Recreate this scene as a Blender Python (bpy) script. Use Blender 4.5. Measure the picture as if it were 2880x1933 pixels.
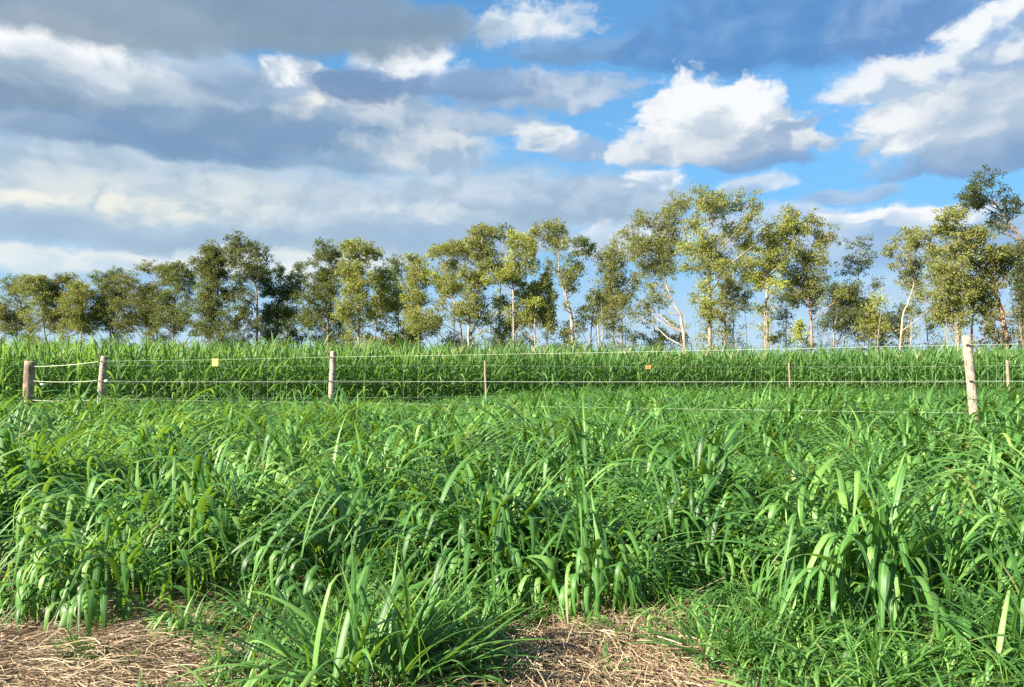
import bpy, math, random
import numpy as np
from mathutils import Vector, Matrix

for o in list(bpy.data.objects):
    bpy.data.objects.remove(o, do_unlink=True)

scene = bpy.context.scene
COL = scene.collection
R = math.radians

# ------------------------------------------------------------------ camera
EYE = 1.12          # camera height, metres
FPX = 740.0         # focal length in pixels of a 1024 wide frame
HORIZON = 381.0     # row of the horizon in the 1024x687 frame
cam_d = bpy.data.cameras.new('camera')
cam = bpy.data.objects.new('camera', cam_d)
COL.objects.link(cam)
cam.location = (0, 0, EYE)
cam_d.sensor_width = 36.0
cam_d.lens = FPX / 1024 * 36.0
cam_d.shift_y = (HORIZON - 343.5) / 1024
cam.rotation_euler = (R(90), 0, 0)
cam_d.clip_start = 0.05
cam_d.clip_end = 20000
scene.camera = cam

# ------------------------------------------------------------------ light
SUN_AZ = R(-123)    # clockwise from straight ahead (+Y): left, a little behind
SUN_EL = R(29)
sun_dir = Vector((math.sin(SUN_AZ) * math.cos(SUN_EL), math.cos(SUN_AZ) * math.cos(SUN_EL), math.sin(SUN_EL)))
sd = bpy.data.lights.new('sun', 'SUN')
sd.energy = 4.8
sd.angle = R(0.6)
sd.color = (1.0, 0.90, 0.74)
sun = bpy.data.objects.new('sun', sd)
COL.objects.link(sun)
sun.rotation_euler = sun_dir.to_track_quat('Z', 'Y').to_euler()

scene.view_settings.view_transform = 'Standard'
scene.view_settings.look = 'None'
scene.view_settings.gamma = 1
scene.view_settings.use_curve_mapping = False
scene.view_settings.exposure = 1.9
scene.cycles.max_bounces = 5
scene.cycles.diffuse_bounces = 2
scene.cycles.glossy_bounces = 2
scene.cycles.transmission_bounces = 4
scene.cycles.transparent_max_bounces = 8
scene.cycles.caustics_reflective = False
scene.cycles.caustics_refractive = False
scene.cycles.use_denoising = False

def lin(r, g, b):
    def f(c):
        c /= 255.0
        return c / 12.92 if c <= 0.04045 else ((c + 0.055) / 1.055) ** 2.4
    return (f(r), f(g), f(b))

# ------------------------------------------------------------------ world: Nishita sky + procedural clouds
def build_world():
    w = bpy.data.worlds.new('World')
    scene.world = w
    w.use_nodes = True
    nt = w.node_tree
    nt.nodes.clear()
    L = nt.links.new
    def N(tree, kind, **kw):
        n = tree.nodes.new(kind)
        for k, v in kw.items():
            setattr(n, k, v)
        return n
    STR = 0.14
    out = N(nt, 'ShaderNodeOutputWorld')
    bg = N(nt, 'ShaderNodeBackground')
    bg.inputs['Strength'].default_value = STR
    sky = N(nt, 'ShaderNodeTexSky', sky_type='NISHITA')
    sky.sun_disc = False
    sky.sun_elevation = SUN_EL
    sky.sun_rotation = SUN_AZ % (2 * math.pi)
    sky.altitude = 600
    sky.air_density = 1.25
    sky.dust_density = 0.35
    sky.ozone_density = 3.2
    # the blue a little deeper, as the photograph has it
    hs = N(nt, 'ShaderNodeHueSaturation')
    hs.inputs['Saturation'].default_value = 1.22
    hs.inputs['Value'].default_value = 0.37
    L(sky.outputs[0], hs.inputs['Color'])

    tc = N(nt, 'ShaderNodeTexCoord')
    sep = N(nt, 'ShaderNodeSeparateXYZ')
    L(tc.outputs['Generated'], sep.inputs[0])
    def math_(op, a, b=None, c=None, tree=nt):
        n = tree.nodes.new('ShaderNodeMath')
        n.operation = op
        for i, v in enumerate((a, b, c)):
            if v is None:
                continue
            if isinstance(v, (int, float)):
                n.inputs[i].default_value = v
            else:
                tree.links.new(v, n.inputs[i])
        return n.outputs[0]
    az = math_('ARCTAN2', sep.outputs[0], sep.outputs[1])
    el = math_('ARCSINE', sep.outputs[2])
    comb = N(nt, 'ShaderNodeCombineXYZ')
    L(az, comb.inputs[0]); L(el, comb.inputs[1])
    P0 = comb.outputs[0]
    # warp
    def noise(vec, scale, detail, rough, sc=(1, 1, 1), off=(0, 0, 0)):
        m = N(nt, 'ShaderNodeMapping')
        m.inputs['Scale'].default_value = sc
        m.inputs['Location'].default_value = off
        L(vec, m.inputs[0])
        n = N(nt, 'ShaderNodeTexNoise', noise_dimensions='2D')
        n.inputs['Scale'].default_value = scale
        n.inputs['Detail'].default_value = detail
        n.inputs['Roughness'].default_value = rough
        L(m.outputs[0], n.inputs['Vector'])
        return n
    wn = noise(P0, 9.0, 4, 0.55, (1, 1.7, 1))
    def vmath(op, a, b=None, tree=nt, out=0):
        n = tree.nodes.new('ShaderNodeVectorMath')
        n.operation = op
        for i, v in enumerate((a, b)):
            if v is None:
                continue
            if isinstance(v, (int, float)):
                n.inputs['Scale'].default_value = v
            elif isinstance(v, tuple):
                n.inputs[i].default_value = v
            else:
                tree.links.new(v, n.inputs[i])
        return n.outputs[out]
    wv = vmath('SUBTRACT', wn.outputs['Color'], (0.5, 0.5, 0.5))
    wv = vmath('MULTIPLY', wv, (0.075, 0.034, 0))
    P = vmath('ADD', P0, wv)
    n1 = noise(P, 17.0, 8, 0.64, (1, 1.55, 1), (3.1, 1.7, 0)).outputs['Fac']
    P_off = vmath('ADD', P, (-0.016, 0.015, 0))
    n2 = noise(P, 15.0, 3.5, 0.5, (1, 1.55, 1), (3.1, 1.7, 0)).outputs['Fac']
    n3 = noise(P_off, 15.0, 3.5, 0.5, (1, 1.55, 1), (3.1, 1.7, 0)).outputs['Fac']
    NN = math_('MULTIPLY', math_('SUBTRACT', n1, 0.5), 2.0)
    EE = math_('MULTIPLY', math_('SUBTRACT', n2, n3), 3.0)
    # cauliflower edges for the cumulus
    vm = N(nt, 'ShaderNodeMapping'); vm.inputs['Scale'].default_value = (1, 1.25, 1); L(P, vm.inputs[0])
    vo = N(nt, 'ShaderNodeTexVoronoi', voronoi_dimensions='2D', feature='F1')
    vo.inputs['Scale'].default_value = 24.0; vo.inputs['Detail'].default_value = 3.0; vo.inputs['Roughness'].default_value = 0.55
    vo.normalize = True
    L(vm.outputs[0], vo.inputs['Vector'])
    NC = math_('MULTIPLY_ADD', vo.outputs['Distance'], -2.0, math_('MULTIPLY_ADD', NN, 0.75, 0.55))
    NB = math_('MULTIPLY', math_('SUBTRACT', noise(P0, 5.0, 5, 0.6, (1, 2.6, 1), (8.3, 2.2, 0)).outputs['Fac'], 0.5), 2.0)

    def mix(fac, a, b, tree):
        n = tree.nodes.new('ShaderNodeMix'); n.data_type = 'RGBA'
        for s, v in ((n.inputs[0], fac), (n.inputs[6], a), (n.inputs[7], b)):
            if isinstance(v, (int, float)): s.default_value = v
            elif isinstance(v, tuple): s.default_value = v
            else: tree.links.new(v, s)
        return n.outputs[2]
    def smooth(v, lo, hi, to1=1.0):
        m = N(nt, 'ShaderNodeMapRange'); m.interpolation_type = 'SMOOTHSTEP'
        L(v, m.inputs['Value'])
        m.inputs['From Min'].default_value = lo; m.inputs['From Max'].default_value = hi
        m.inputs['To Min'].default_value = 0.0; m.inputs['To Max'].default_value = to1
        return m.outputs[0]
    # one cloud = one node group (11 nodes), its numbers given as inputs
    g = bpy.data.node_groups.new('cloud', 'ShaderNodeTree')
    for nm, ty in (('Prev', 'NodeSocketColor'), ('P', 'NodeSocketVector'), ('N', 'NodeSocketFloat'), ('E', 'NodeSocketFloat'),
                   ('S', 'NodeSocketVector'), ('O', 'NodeSocketVector'), ('F', 'NodeSocketVector'), ('Amp', 'NodeSocketFloat'),
                   ('Soft', 'NodeSocketFloat'), ('Op', 'NodeSocketFloat'), ('Dark', 'NodeSocketColor'), ('Bright', 'NodeSocketColor'),
                   ('L0', 'NodeSocketFloat'), ('L1', 'NodeSocketFloat'), ('LD', 'NodeSocketVector'), ('LN', 'NodeSocketFloat')):
        g.interface.new_socket(nm, in_out='INPUT', socket_type=ty)
    g.interface.new_socket('Color', in_out='OUTPUT', socket_type='NodeSocketColor')
    gi = g.nodes.new('NodeGroupInput'); go = g.nodes.new('NodeGroupOutput')
    I = gi.outputs
    n = g.nodes.new('ShaderNodeVectorMath'); n.operation = 'MULTIPLY_ADD'
    for k, v in enumerate((I['P'], I['S'], I['O'])):
        g.links.new(v, n.inputs[k])
    q = n.outputs[0]
    f = vmath('MAXIMUM', q, vmath('MULTIPLY', q, I['F'], g), g)
    ln_ = g.nodes.new('ShaderNodeVectorMath'); ln_.operation = 'LENGTH'; g.links.new(f, ln_.inputs[0])
    d = math_('MULTIPLY_ADD', I['N'], I['Amp'], math_('SUBTRACT', 1.0, ln_.outputs['Value'], tree=g), tree=g)
    m = g.nodes.new('ShaderNodeMapRange'); m.interpolation_type = 'SMOOTHSTEP'
    g.links.new(d, m.inputs['Value']); g.links.new(I['Soft'], m.inputs['From Max']); g.links.new(I['Op'], m.inputs['To Max'])
    dt = g.nodes.new('ShaderNodeVectorMath'); dt.operation = 'DOT_PRODUCT'
    g.links.new(q, dt.inputs[0]); g.links.new(I['LD'], dt.inputs[1])
    li = math_('MULTIPLY_ADD', I['E'], I['LN'], dt.outputs['Value'], tree=g)
    m2 = g.nodes.new('ShaderNodeMapRange'); m2.interpolation_type = 'SMOOTHSTEP'
    g.links.new(li, m2.inputs['Value']); g.links.new(I['L0'], m2.inputs['From Min']); g.links.new(I['L1'], m2.inputs['From Max'])
    g.links.new(mix(m.outputs[0], I['Prev'], mix(m2.outputs[0], I['Dark'], I['Bright'], g), g), go.inputs[0])

    def cloud(prev, c, tiny):
        (px, py, rx, ry, flat, amp, soft, op, dark, bright, lb, lx, ly, ln) = c
        if px < 620:                    # the clouds on the left are a neutral grey
            g_ = sum(dark) / 3 + 12
            dark = tuple(min(255, 0.72 * t + 0.28 * g_ + k) for t, k in zip(dark, (2, 5, 4)))
        a, e = pix(px, py)
        ix, iy = FPX / rx + tiny, FPX / ry + tiny
        n = N(nt, 'ShaderNodeGroup'); n.node_tree = g
        L(prev, n.inputs['Prev']); L(P, n.inputs['P']); L(NB if amp < 0 else NC if soft <= 0.5 else NN, n.inputs['N']); L(EE, n.inputs['E'])
        for k, v in (('S', (ix, iy, 0)), ('O', (-a * ix, -e * iy, 0)), ('F', (-1.0, -flat, 0)), ('Amp', abs(amp)), ('Soft', soft * (0.66 if amp > 0 else 0.85)),
                     ('Op', op), ('Dark', rad(dark)), ('Bright', rad(bright)), ('L0', -lb), ('L1', 1 - lb), ('LD', (lx, ly, 0)), ('LN', ln)):
            n.inputs[k].default_value = v
        return n.outputs[0]

    expo = 2.0 ** scene.view_settings.exposure
    def rad(c, k=1.0):      # sky radiance that shows as this sRGB colour
        v = lin(*c)
        return tuple(t / STR / expo * k for t in v) + (1,)
    def pix(px, py):
        a = math.atan((px - 512) / FPX)
        return a, math.atan((HORIZON - py) / FPX * math.cos(a))

    # moist air: paler low over the land, all round the horizon
    mr = N(nt, 'ShaderNodeMapRange'); mr.interpolation_type = 'SMOOTHERSTEP'
    L(el, mr.inputs['Value'])
    mr.inputs['From Min'].default_value = -0.02; mr.inputs['From Max'].default_value = 0.62
    mr.inputs['To Min'].default_value = 0.95; mr.inputs['To Max'].default_value = 0.15
    cur = mix(mr.outputs[0], hs.outputs[0], rad((118, 192, 247)), nt)
    mr = N(nt, 'ShaderNodeMapRange'); mr.interpolation_type = 'SMOOTHERSTEP'
    L(el, mr.inputs['Value'])
    mr.inputs['From Min'].default_value = 0.0; mr.inputs['From Max'].default_value = 0.24
    mr.inputs['To Min'].default_value = 0.9; mr.inputs['To Max'].default_value = 0.0
    cur = mix(mr.outputs[0], cur, rad((204, 230, 249)), nt)
    # broken clouds over the rest of the sky, beyond the part described below
    am = math_('ABSOLUTE', az)
    m1 = N(nt, 'ShaderNodeMapRange'); L(am, m1.inputs['Value'])
    m1.inputs['From Min'].default_value = 0.62; m1.inputs['From Max'].default_value = 0.85
    m2 = N(nt, 'ShaderNodeMapRange'); L(el, m2.inputs['Value'])
    m2.inputs['From Min'].default_value = 0.50; m2.inputs['From Max'].default_value = 0.62
    outm = math_('MAXIMUM', m1.outputs[0], m2.outputs[0])
    m3 = N(nt, 'ShaderNodeMapRange'); m3.interpolation_type = 'SMOOTHSTEP'
    zz = math_('ADD', math_('ABSOLUTE', sep.outputs[2]), 0.22)
    pv = N(nt, 'ShaderNodeCombineXYZ')
    L(math_('DIVIDE', sep.outputs[0], zz), pv.inputs[0]); L(math_('DIVIDE', sep.outputs[1], zz), pv.inputs[1])
    bn = noise(pv.outputs[0], 1.5, 6, 0.55).outputs['Fac']
    L(bn, m3.inputs['Value'])
    m3.inputs['From Min'].default_value = 0.46; m3.inputs['From Max'].default_value = 0.60
    cl = mix(math_('MULTIPLY_ADD', bn, -3.2, 2.3), rad((150, 178, 208)), rad((240, 246, 250)), nt)
    cur = mix(math_('MULTIPLY', math_('MULTIPLY', m3.outputs[0], outm), 0.9), cur, cl, nt)

    # the clouds in view, far ones first.  Five upright strips of sky, so that a ray only works out
    # the clouds that reach into its own strip; where none reaches, it skips them all.
    base = cur
    L(base, bg.inputs['Color'])
    def mixsh(fac, a, b):
        ms = N(nt, 'ShaderNodeMixShader')
        L(fac, ms.inputs[0]); L(a, ms.inputs[1]); L(b, ms.inputs[2])
        return ms.outputs[0]
    edges = [-400, 250, 440, 610, 800, 1424]
    strips = []
    for k in range(5):
        cur = base
        for c in CLOUDS:
            m = 1 + 0.8 * abs(c[5])
            if c[0] + c[2] * m + 34 < edges[k] or c[0] - c[2] * m - 34 > edges[k + 1]:
                continue
            cur = cloud(cur, c, 1e-5 * k)
        b_ = N(nt, 'ShaderNodeBackground')
        b_.inputs['Strength'].default_value = STR
        L(cur, b_.inputs['Color'])
        strips.append(b_.outputs[0])
    cur = strips[0]
    for k in range(1, 5):
        cur = mixsh(math_('GREATER_THAN', az, math.atan((edges[k] - 512) / FPX)), cur, strips[k])
    inside = math_('MULTIPLY', math_('LESS_THAN', math_('ABSOLUTE', az), 0.86),
                   math_('MULTIPLY', math_('GREATER_THAN', el, 0.07), math_('LESS_THAN', el, 0.66)))
    L(mixsh(inside, bg.outputs[0], cur), out.inputs[0])
    w.cycles.sampling_method = 'MANUAL'
    w.cycles.sample_map_resolution = 512

_W = (250, 253, 255); _G = (128, 160, 198); _LG = (196, 210, 224); _B = (96, 144, 200)
CLOUDS = [
    # px   py    rx   ry  flat amp soft  op   dark              bright           lb   lx    ly   ln
    # thin sheet over the lower left
    (200, 202, 560, 84, 1.0, -0.40, 0.70, 0.97, (160, 188, 216), (202, 217, 230), 0.48, -0.02, 0.25, 0.6),
    (95, 196, 180, 30, 1.0, -0.60, 0.80, 0.50, (190, 208, 222), (240, 242, 234), 0.55, 0, 0.35, 0.7),
    (110, 212, 120, 20, 1.2, 0.70, 0.80, 0.60, (176, 200, 222), (252, 250, 236), 0.50, -0.1, 0.55, 1.0),
    (30, 205, 70, 18, 1.2, 0.60, 0.70, 0.65, (190, 208, 222), (250, 250, 238), 0.55, 0, 0.45, 0.9),
    (270, 196, 130, 28, 1.0, -0.60, 0.80, 0.45, (184, 204, 222), (232, 238, 236), 0.55, 0, 0.3, 0.7),
    (190, 238, 300, 18, 1.3, -0.45, 0.75, 0.78, (146, 180, 216), (184, 207, 228), 0.35, 0, 0.35, 0.3),
    (60, 234, 110, 14, 1.2, -0.45, 0.75, 0.60, (148, 182, 216), (168, 196, 222), 0.35, 0, 0.35, 0.3),
    (90, 264, 260, 15, 1.3, 0.50, 0.80, 0.80, (196, 218, 236), (244, 247, 242), 0.55, 0, 0.5, 0.6),
    (300, 262, 150, 14, 1.0, 0.50, 0.80, 0.70, (200, 222, 238), (248, 250, 246), 0.60, 0, 0.4, 0.6),
    (480, 202, 190, 40, 1.0, -0.50, 0.80, 0.92, (156, 186, 218), (206, 221, 236), 0.45, 0, 0.30, 0.6),
    (470, 240, 190, 20, 1.2, -0.40, 0.75, 0.85, (144, 179, 218), (168, 196, 226), 0.30, 0, 0.4, 0.3),
    (420, 218, 90, 16, 1.2, 0.60, 0.75, 0.65, (170, 198, 226), (226, 234, 240), 0.45, 0, 0.5, 0.8),
    (600, 206, 120, 34, 1.6, 0.40, 0.55, 0.92, (146, 178, 216), (196, 213, 232), 0.30, 0, 0.5, 0.6),
    (625, 243, 90, 26, 1.0, 0.55, 0.8, 0.75, (200, 219, 236), (240, 246, 250), 0.5, 0, 0.4, 0.6),
    # horizon right: row of flat cumulus
    (905, 242, 170, 34, 1.3, 0.40, 0.70, 0.90, (158, 190, 226), (200, 220, 240), 0.40, 0, 0.4, 0.5),
    (770, 232, 110, 30, 1.2, 0.45, 0.80, 0.75, (176, 202, 232), (220, 232, 244), 0.50, 0, 0.4, 0.5),
    (885, 219, 66, 9, 1.8, 0.50, 0.60, 0.95, (200, 220, 240), _W, 0.60, 0, 0.5, 0.6),
    (945, 218, 56, 13, 2.0, 0.55, 0.60, 0.92, (200, 220, 240), _W, 0.5, 0, 0.6, 0.8),
    (930, 290, 170, 24, 1.0, -0.5, 0.8, 0.55, (170, 202, 234), (214, 232, 247), 0.5, 0, 0.3, 0.4),
    (845, 197, 48, 13, 1.4, 0.60, 0.8, 0.75, (150, 180, 216), (190, 208, 230), 0.45, 0, 0.5, 0.5),
    # big grey blue band on the left
    (70, 108, 270, 58, 1.7, 0.32, 0.60, 0.98, (122, 156, 196), (178, 199, 220), 0.42, 0.0, 0.65, 0.45),
    (240, 124, 280, 52, 1.9, 0.28, 0.50, 0.98, (112, 150, 198), (166, 190, 216), 0.30, 0.05, 0.65, 0.40),
    (300, 106, 140, 42, 1.4, 0.34, 0.55, 0.95, (118, 154, 198), (176, 198, 222), 0.42, 0, 0.60, 0.5),
    (10, 124, 120, 12, 1.2, -0.4, 0.9, 0.65, (184, 203, 220), (222, 232, 238), 0.6, 0, 0.4, 0.3),
    (150, 146, 290, 17, 1.8, -0.25, 0.75, 0.75, (106, 146, 196), (124, 160, 204), 0.3, 0, 0.4, 0.2),
    (330, 142, 120, 18, 1.8, -0.30, 0.75, 0.75, (110, 150, 200), (134, 168, 208), 0.3, 0, 0.4, 0.2),
    # mid cloud right of it
    (375, 116, 120, 26, 1.4, 0.45, 0.70, 0.92, (140, 172, 210), (214, 222, 230), 0.46, -0.10, 0.55, 0.8),
    (330, 104, 48, 13, 1.3, 0.60, 0.70, 0.80, (176, 198, 222), (246, 246, 240), 0.60, -0.10, 0.5, 0.9),
    (455, 126, 120, 22, 1.3, 0.50, 0.75, 0.85, (142, 174, 212), (198, 211, 226), 0.42, 0, 0.50, 0.6),
    (430, 152, 110, 24, 1.2, 0.55, 0.80, 0.85, (154, 183, 216), (222, 229, 235), 0.45, 0, 0.5, 0.8),
    (560, 94, 90, 24, 1.3, 0.55, 0.75, 0.88, (140, 173, 213), (206, 218, 232), 0.45, 0, 0.5, 0.8),
    (500, 94, 80, 24, 1.3, 0.50, 0.70, 0.85, (134, 168, 212), (186, 203, 224), 0.40, 0, 0.5, 0.6),
    # white cumulus top left with grey ones before them
    (75, 54, 105, 32, 1.3, 0.50, 0.60, 0.97, (180, 201, 220), _W, 0.70, -0.1, 0.5, 0.8),
    (10, 60, 70, 24, 1.3, 0.45, 0.60, 0.95, (196, 212, 226), _W, 0.75, 0, 0.4, 0.7),
    (22, 88, 80, 24, 1.4, 0.40, 0.60, 0.92, (122, 152, 190), (164, 186, 210), 0.30, 0, 0.55, 0.4),
    (120, 84, 110, 24, 1.2, 0.45, 0.80, 0.80, (158, 184, 212), (206, 218, 230), 0.45, 0, 0.4, 0.5),
    (205, 60, 80, 24, 1.2, 0.50, 0.80, 0.75, (146, 178, 214), (190, 208, 228), 0.45, 0, 0.4, 0.5),
    (250, 86, 70, 24, 1.2, 0.45, 0.70, 0.85, (130, 164, 206), (172, 195, 222), 0.35, 0, 0.5, 0.5),
    (297, 72, 50, 24, 1.3, 0.75, 0.75, 0.95, (172, 195, 220), _W, 0.52, -0.30, 0.6, 1.2),
    (402, 66, 80, 31, 1.3, 0.55, 0.65, 0.95, (166, 190, 218), _W, 0.48, 0.1, 0.7, 1.2),
    (358, 90, 66, 30, 1.7, 0.60, 0.85, 0.95, (104, 142, 192), (126, 158, 203), 0.32, 0, 0.5, 0.35),
    (470, 87, 92, 22, 1.5, 0.60, 0.80, 0.92, (112, 150, 202), (146, 178, 216), 0.35, 0, 0.5, 0.5),
    # wisp top middle
    (526, 24, 84, 30, 1.2, 1.0, 1.15, 0.92, (186, 208, 233), (238, 244, 249), 0.50, 0, 0.55, 0.9),
    # dark blue cloud top right
    (585, 52, 100, 19, 1.3, 0.45, 0.70, 0.92, (100, 152, 210), (134, 176, 224), 0.30, 0, 0.5, 0.5),
    (800, 26, 210, 54, 1.3, 0.36, 0.60, 0.94, (94, 146, 204), (124, 168, 218), 0.22, 0.05, 0.35, 0.4),
    (720, 52, 120, 28, 1.4, 0.38, 0.65, 0.90, (96, 150, 208), (126, 170, 220), 0.25, 0, 0.5, 0.4),
    (905, 30, 90, 38, 1.1, 0.40, 0.8, 0.75, (110, 152, 206), (150, 182, 222), 0.40, 0, 0.4, 0.6),
    # dark grey top left, nearest
    (190, 4, 310, 46, 1.3, 0.24, 0.55, 0.97, (124, 152, 182), (148, 172, 198), 0.35, 0.0, 0.35, 0.3),
    (50, 8, 180, 38, 1.4, 0.24, 0.60, 0.92, (134, 158, 184), (156, 177, 200), 0.35, 0, 0.4, 0.3),
    (330, 12, 140, 30, 1.4, 0.28, 0.60, 0.92, (118, 149, 184), (142, 169, 200), 0.3, 0, 0.4, 0.3),
    # small cumulus
    (545, 143, 42, 21, 1.7, 0.60, 0.70, 0.93, (158, 184, 215), (242, 245, 247), 0.45, -0.2, 0.7, 1.0),
    (580, 152, 50, 12, 1.3, 0.55, 0.75, 0.75, (140, 172, 214), (172, 197, 225), 0.4, 0, 0.4, 0.5),
    (648, 182, 48, 16, 1.9, 0.50, 0.55, 0.95, (180, 204, 230), _W, 0.50, 0, 0.7, 1.0),
    (760, 186, 42, 12, 1.5, 0.55, 0.75, 0.80, (168, 194, 224), (228, 237, 246), 0.55, 0, 0.5, 0.7),
    # big white cumulus
    (722, 150, 118, 50, 3.0, 0.34, 0.40, 0.98, (168, 191, 217), (236, 241, 246), 0.48, -0.32, 0.60, 0.7),
    (690, 122, 58, 48, 2.2, 0.36, 0.36, 0.98, (206, 219, 231), _W, 0.62, -0.20, 0.60, 0.8),
    (742, 122, 44, 46, 2.2, 0.36, 0.38, 0.97, (198, 213, 228), _W, 0.52, -0.1, 0.70, 0.8),
    (788, 142, 46, 30, 2.6, 0.38, 0.42, 0.96, (158, 184, 214), (240, 244, 248), 0.34, 0.0, 0.85, 1.2),
    (725, 152, 112, 26, 2.6, 0.30, 0.80, 0.85, (160, 184, 213), (224, 231, 237), 0.42, -0.40, 0.50, 0.5),
    (765, 163, 62, 12, 1.6, 0.36, 0.75, 0.80, (130, 160, 201), (160, 185, 214), 0.30, -0.2, 0.4, 0.4),
    # right cumulus
    (990, 112, 118, 66, 1.5, 0.34, 0.42, 0.97, (172, 195, 219), (216, 226, 236), 0.45, -0.25, 0.35, 0.7),
    (900, 82, 78, 24, 1.6, 0.48, 0.60, 0.95, (180, 203, 227), (244, 248, 251), 0.45, -0.3, 0.65, 1.0),
    (925, 130, 56, 32, 1.5, 0.48, 0.50, 0.97, (182, 203, 224), (246, 249, 251), 0.64, -0.40, 0.35, 0.8),
    (1000, 116, 95, 46, 1.3, 0.40, 0.8, 0.75, (170, 193, 218), (218, 227, 236), 0.50, -0.2, 0.4, 0.5),
    (990, 160, 105, 22, 1.6, 0.40, 0.6, 0.92, (132, 164, 204), (168, 192, 219), 0.30, -0.2, 0.5, 0.4),
    (1012, 26, 60, 22, 1.4, 0.65, 0.55, 0.95, (156, 187, 222), _W, 0.65, 0, 0.5, 1.2),
    (985, 56, 62, 20, 1.3, 0.75, 0.75, 0.80, (150, 182, 220), (236, 242, 248), 0.40, 0, 0.4, 1.2),
]
build_world()
# ------------------------------------------------------------------ helpers
rng = np.random.default_rng(7)
random.seed(7)

def tag(o, label=None, cat=None, group=None, kind=None):
    if label: o['label'] = label
    if cat: o['category'] = cat
    if group: o['group'] = group
    if kind: o['kind'] = kind
    return o

def empty(name, loc, rz=0.0):
    o = bpy.data.objects.new(name, None)
    o.empty_display_size = 0.2
    COL.objects.link(o)
    o.location = loc
    o.rotation_euler = (0, 0, rz)
    return o

class MB:
    """collects vertices and faces (with uv and one tint value per face), then makes ONE mesh object"""
    def __init__(self):
        self.v = []; self.f = []; self.uv = []; self.t = []; self.n = 0
    def add(self, verts, faces, uvs=None, tint=0.5):
        verts = np.asarray(verts, dtype=np.float64)
        self.v.append(verts)
        self.f.append((np.asarray(faces, dtype=np.int64) + self.n))
        self.uv.append(np.zeros((len(verts), 2)) if uvs is None else np.asarray(uvs))
        self.t.append(np.broadcast_to(np.asarray(tint, dtype=np.float64), (len(verts),)))
        self.n += len(verts)
    def mesh(self, name, mat, smooth=True):
        me = bpy.data.meshes.new(name)
        v = np.concatenate(self.v)
        me.vertices.add(len(v))
        me.vertices.foreach_set('co', v.astype(np.float32).ravel())
        counts = []; idx = []
        for f in self.f:
            counts.append(np.full(len(f), f.shape[1])); idx.append(f.ravel())
        counts = np.concatenate(counts); idx = np.concatenate(idx)
        me.loops.add(len(idx)); me.polygons.add(len(counts))
        me.loops.foreach_set('vertex_index', idx.astype(np.int32))
        st = np.concatenate(([0], np.cumsum(counts)[:-1]))
        me.polygons.foreach_set('loop_start', st.astype(np.int32))
        me.polygons.foreach_set('use_smooth', np.full(len(counts), smooth))
        uv = np.concatenate(self.uv)
        a = me.attributes.new('leaf_uv', 'FLOAT2', 'POINT'); a.data.foreach_set('vector', uv.astype(np.float32).ravel())
        a = me.attributes.new('tint', 'FLOAT', 'POINT'); a.data.foreach_set('value', np.concatenate(self.t).astype(np.float32))
        me.materials.append(mat)
        me.update(calc_edges=True)
        me.validate()
        return me
    def build(self, name, mat, parent=None, smooth=True):
        o = bpy.data.objects.new(name, self.mesh(name, mat, smooth))
        COL.objects.link(o)
        if parent: o.parent = parent
        return o

def tube(mb, pts, radii, sides=6, tint=0.5, cap=True, rough=0.0, seed=0):
    pts = [np.asarray(p, dtype=float) for p in pts]
    n = len(pts)
    r_ = np.random.default_rng(seed)
    rings = []; uvs = []
    up = np.array([0.0, 0.0, 1.0])
    ref = None
    ll = 0.0
    for i, p in enumerate(pts):
        t = pts[min(i + 1, n - 1)] - pts[max(i - 1, 0)]
        t = t / (np.linalg.norm(t) + 1e-9)
        if ref is None:
            ref = np.cross(t, up if abs(t[2]) < 0.9 else np.array([1.0, 0, 0]))
        ref = ref - t * ref.dot(t); ref /= np.linalg.norm(ref) + 1e-9
        b = np.cross(t, ref)
        a = np.arange(sides) / sides * 2 * math.pi
        rad_ = radii[i] * (1 + rough * r_.uniform(-1, 1, sides))
        rings.append(p + np.outer(np.cos(a) * rad_, ref) + np.outer(np.sin(a) * rad_, b))
        if i: ll += np.linalg.norm(p - pts[i - 1])
        uvs.append(np.stack([a / (2 * math.pi), np.full(sides, ll)], 1))
    v = np.concatenate(rings); uv = np.concatenate(uvs)
    f = []
    for i in range(n - 1):
        for k in range(sides):
            k2 = (k + 1) % sides
            f.append((i * sides + k, i * sides + k2, (i + 1) * sides + k2, (i + 1) * sides + k))
    mb.add(v, f, uv, tint)
    if cap:
        for base, c, flip in ((0, pts[0], True), ((n - 1) * sides, pts[-1], False)):
            ring = v[base:base + sides]
            vv = np.vstack([ring, ring.mean(0)])
            ff = [((k + 1) % sides, k, sides) if flip else (k, (k + 1) % sides, sides) for k in range(sides)]
            mb.add(vv, ff, None, tint)

# ------------------------------------------------------------------ materials
def new_mat(name):
    m = bpy.data.materials.new(name)
    m.use_nodes = True
    nt = m.node_tree
    nt.nodes.clear()
    return m, nt

def nd(nt, kind, **kw):
    n = nt.nodes.new(kind)
    for k, v in kw.items(): setattr(n, k, v)
    return n

def mixc(nt, fac, a, b, blend='MIX'):
    n = nt.nodes.new('ShaderNodeMix'); n.data_type = 'RGBA'; n.blend_type = blend
    for s, v in ((n.inputs[0], fac), (n.inputs[6], a), (n.inputs[7], b)):
        if isinstance(v, (int, float)): s.default_value = v
        elif isinstance(v, tuple): s.default_value = v if len(v) == 4 else v + (1,)
        else: nt.links.new(v, s)
    return n.outputs[2]

def mth(nt, op, a, b=None, c=None):
    n = nt.nodes.new('ShaderNodeMath'); n.operation = op
    for i, v in enumerate((a, b, c)):
        if v is None: continue
        if isinstance(v, (int, float)): n.inputs[i].default_value = v
        else: nt.links.new(v, n.inputs[i])
    return n.outputs[0]

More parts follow.
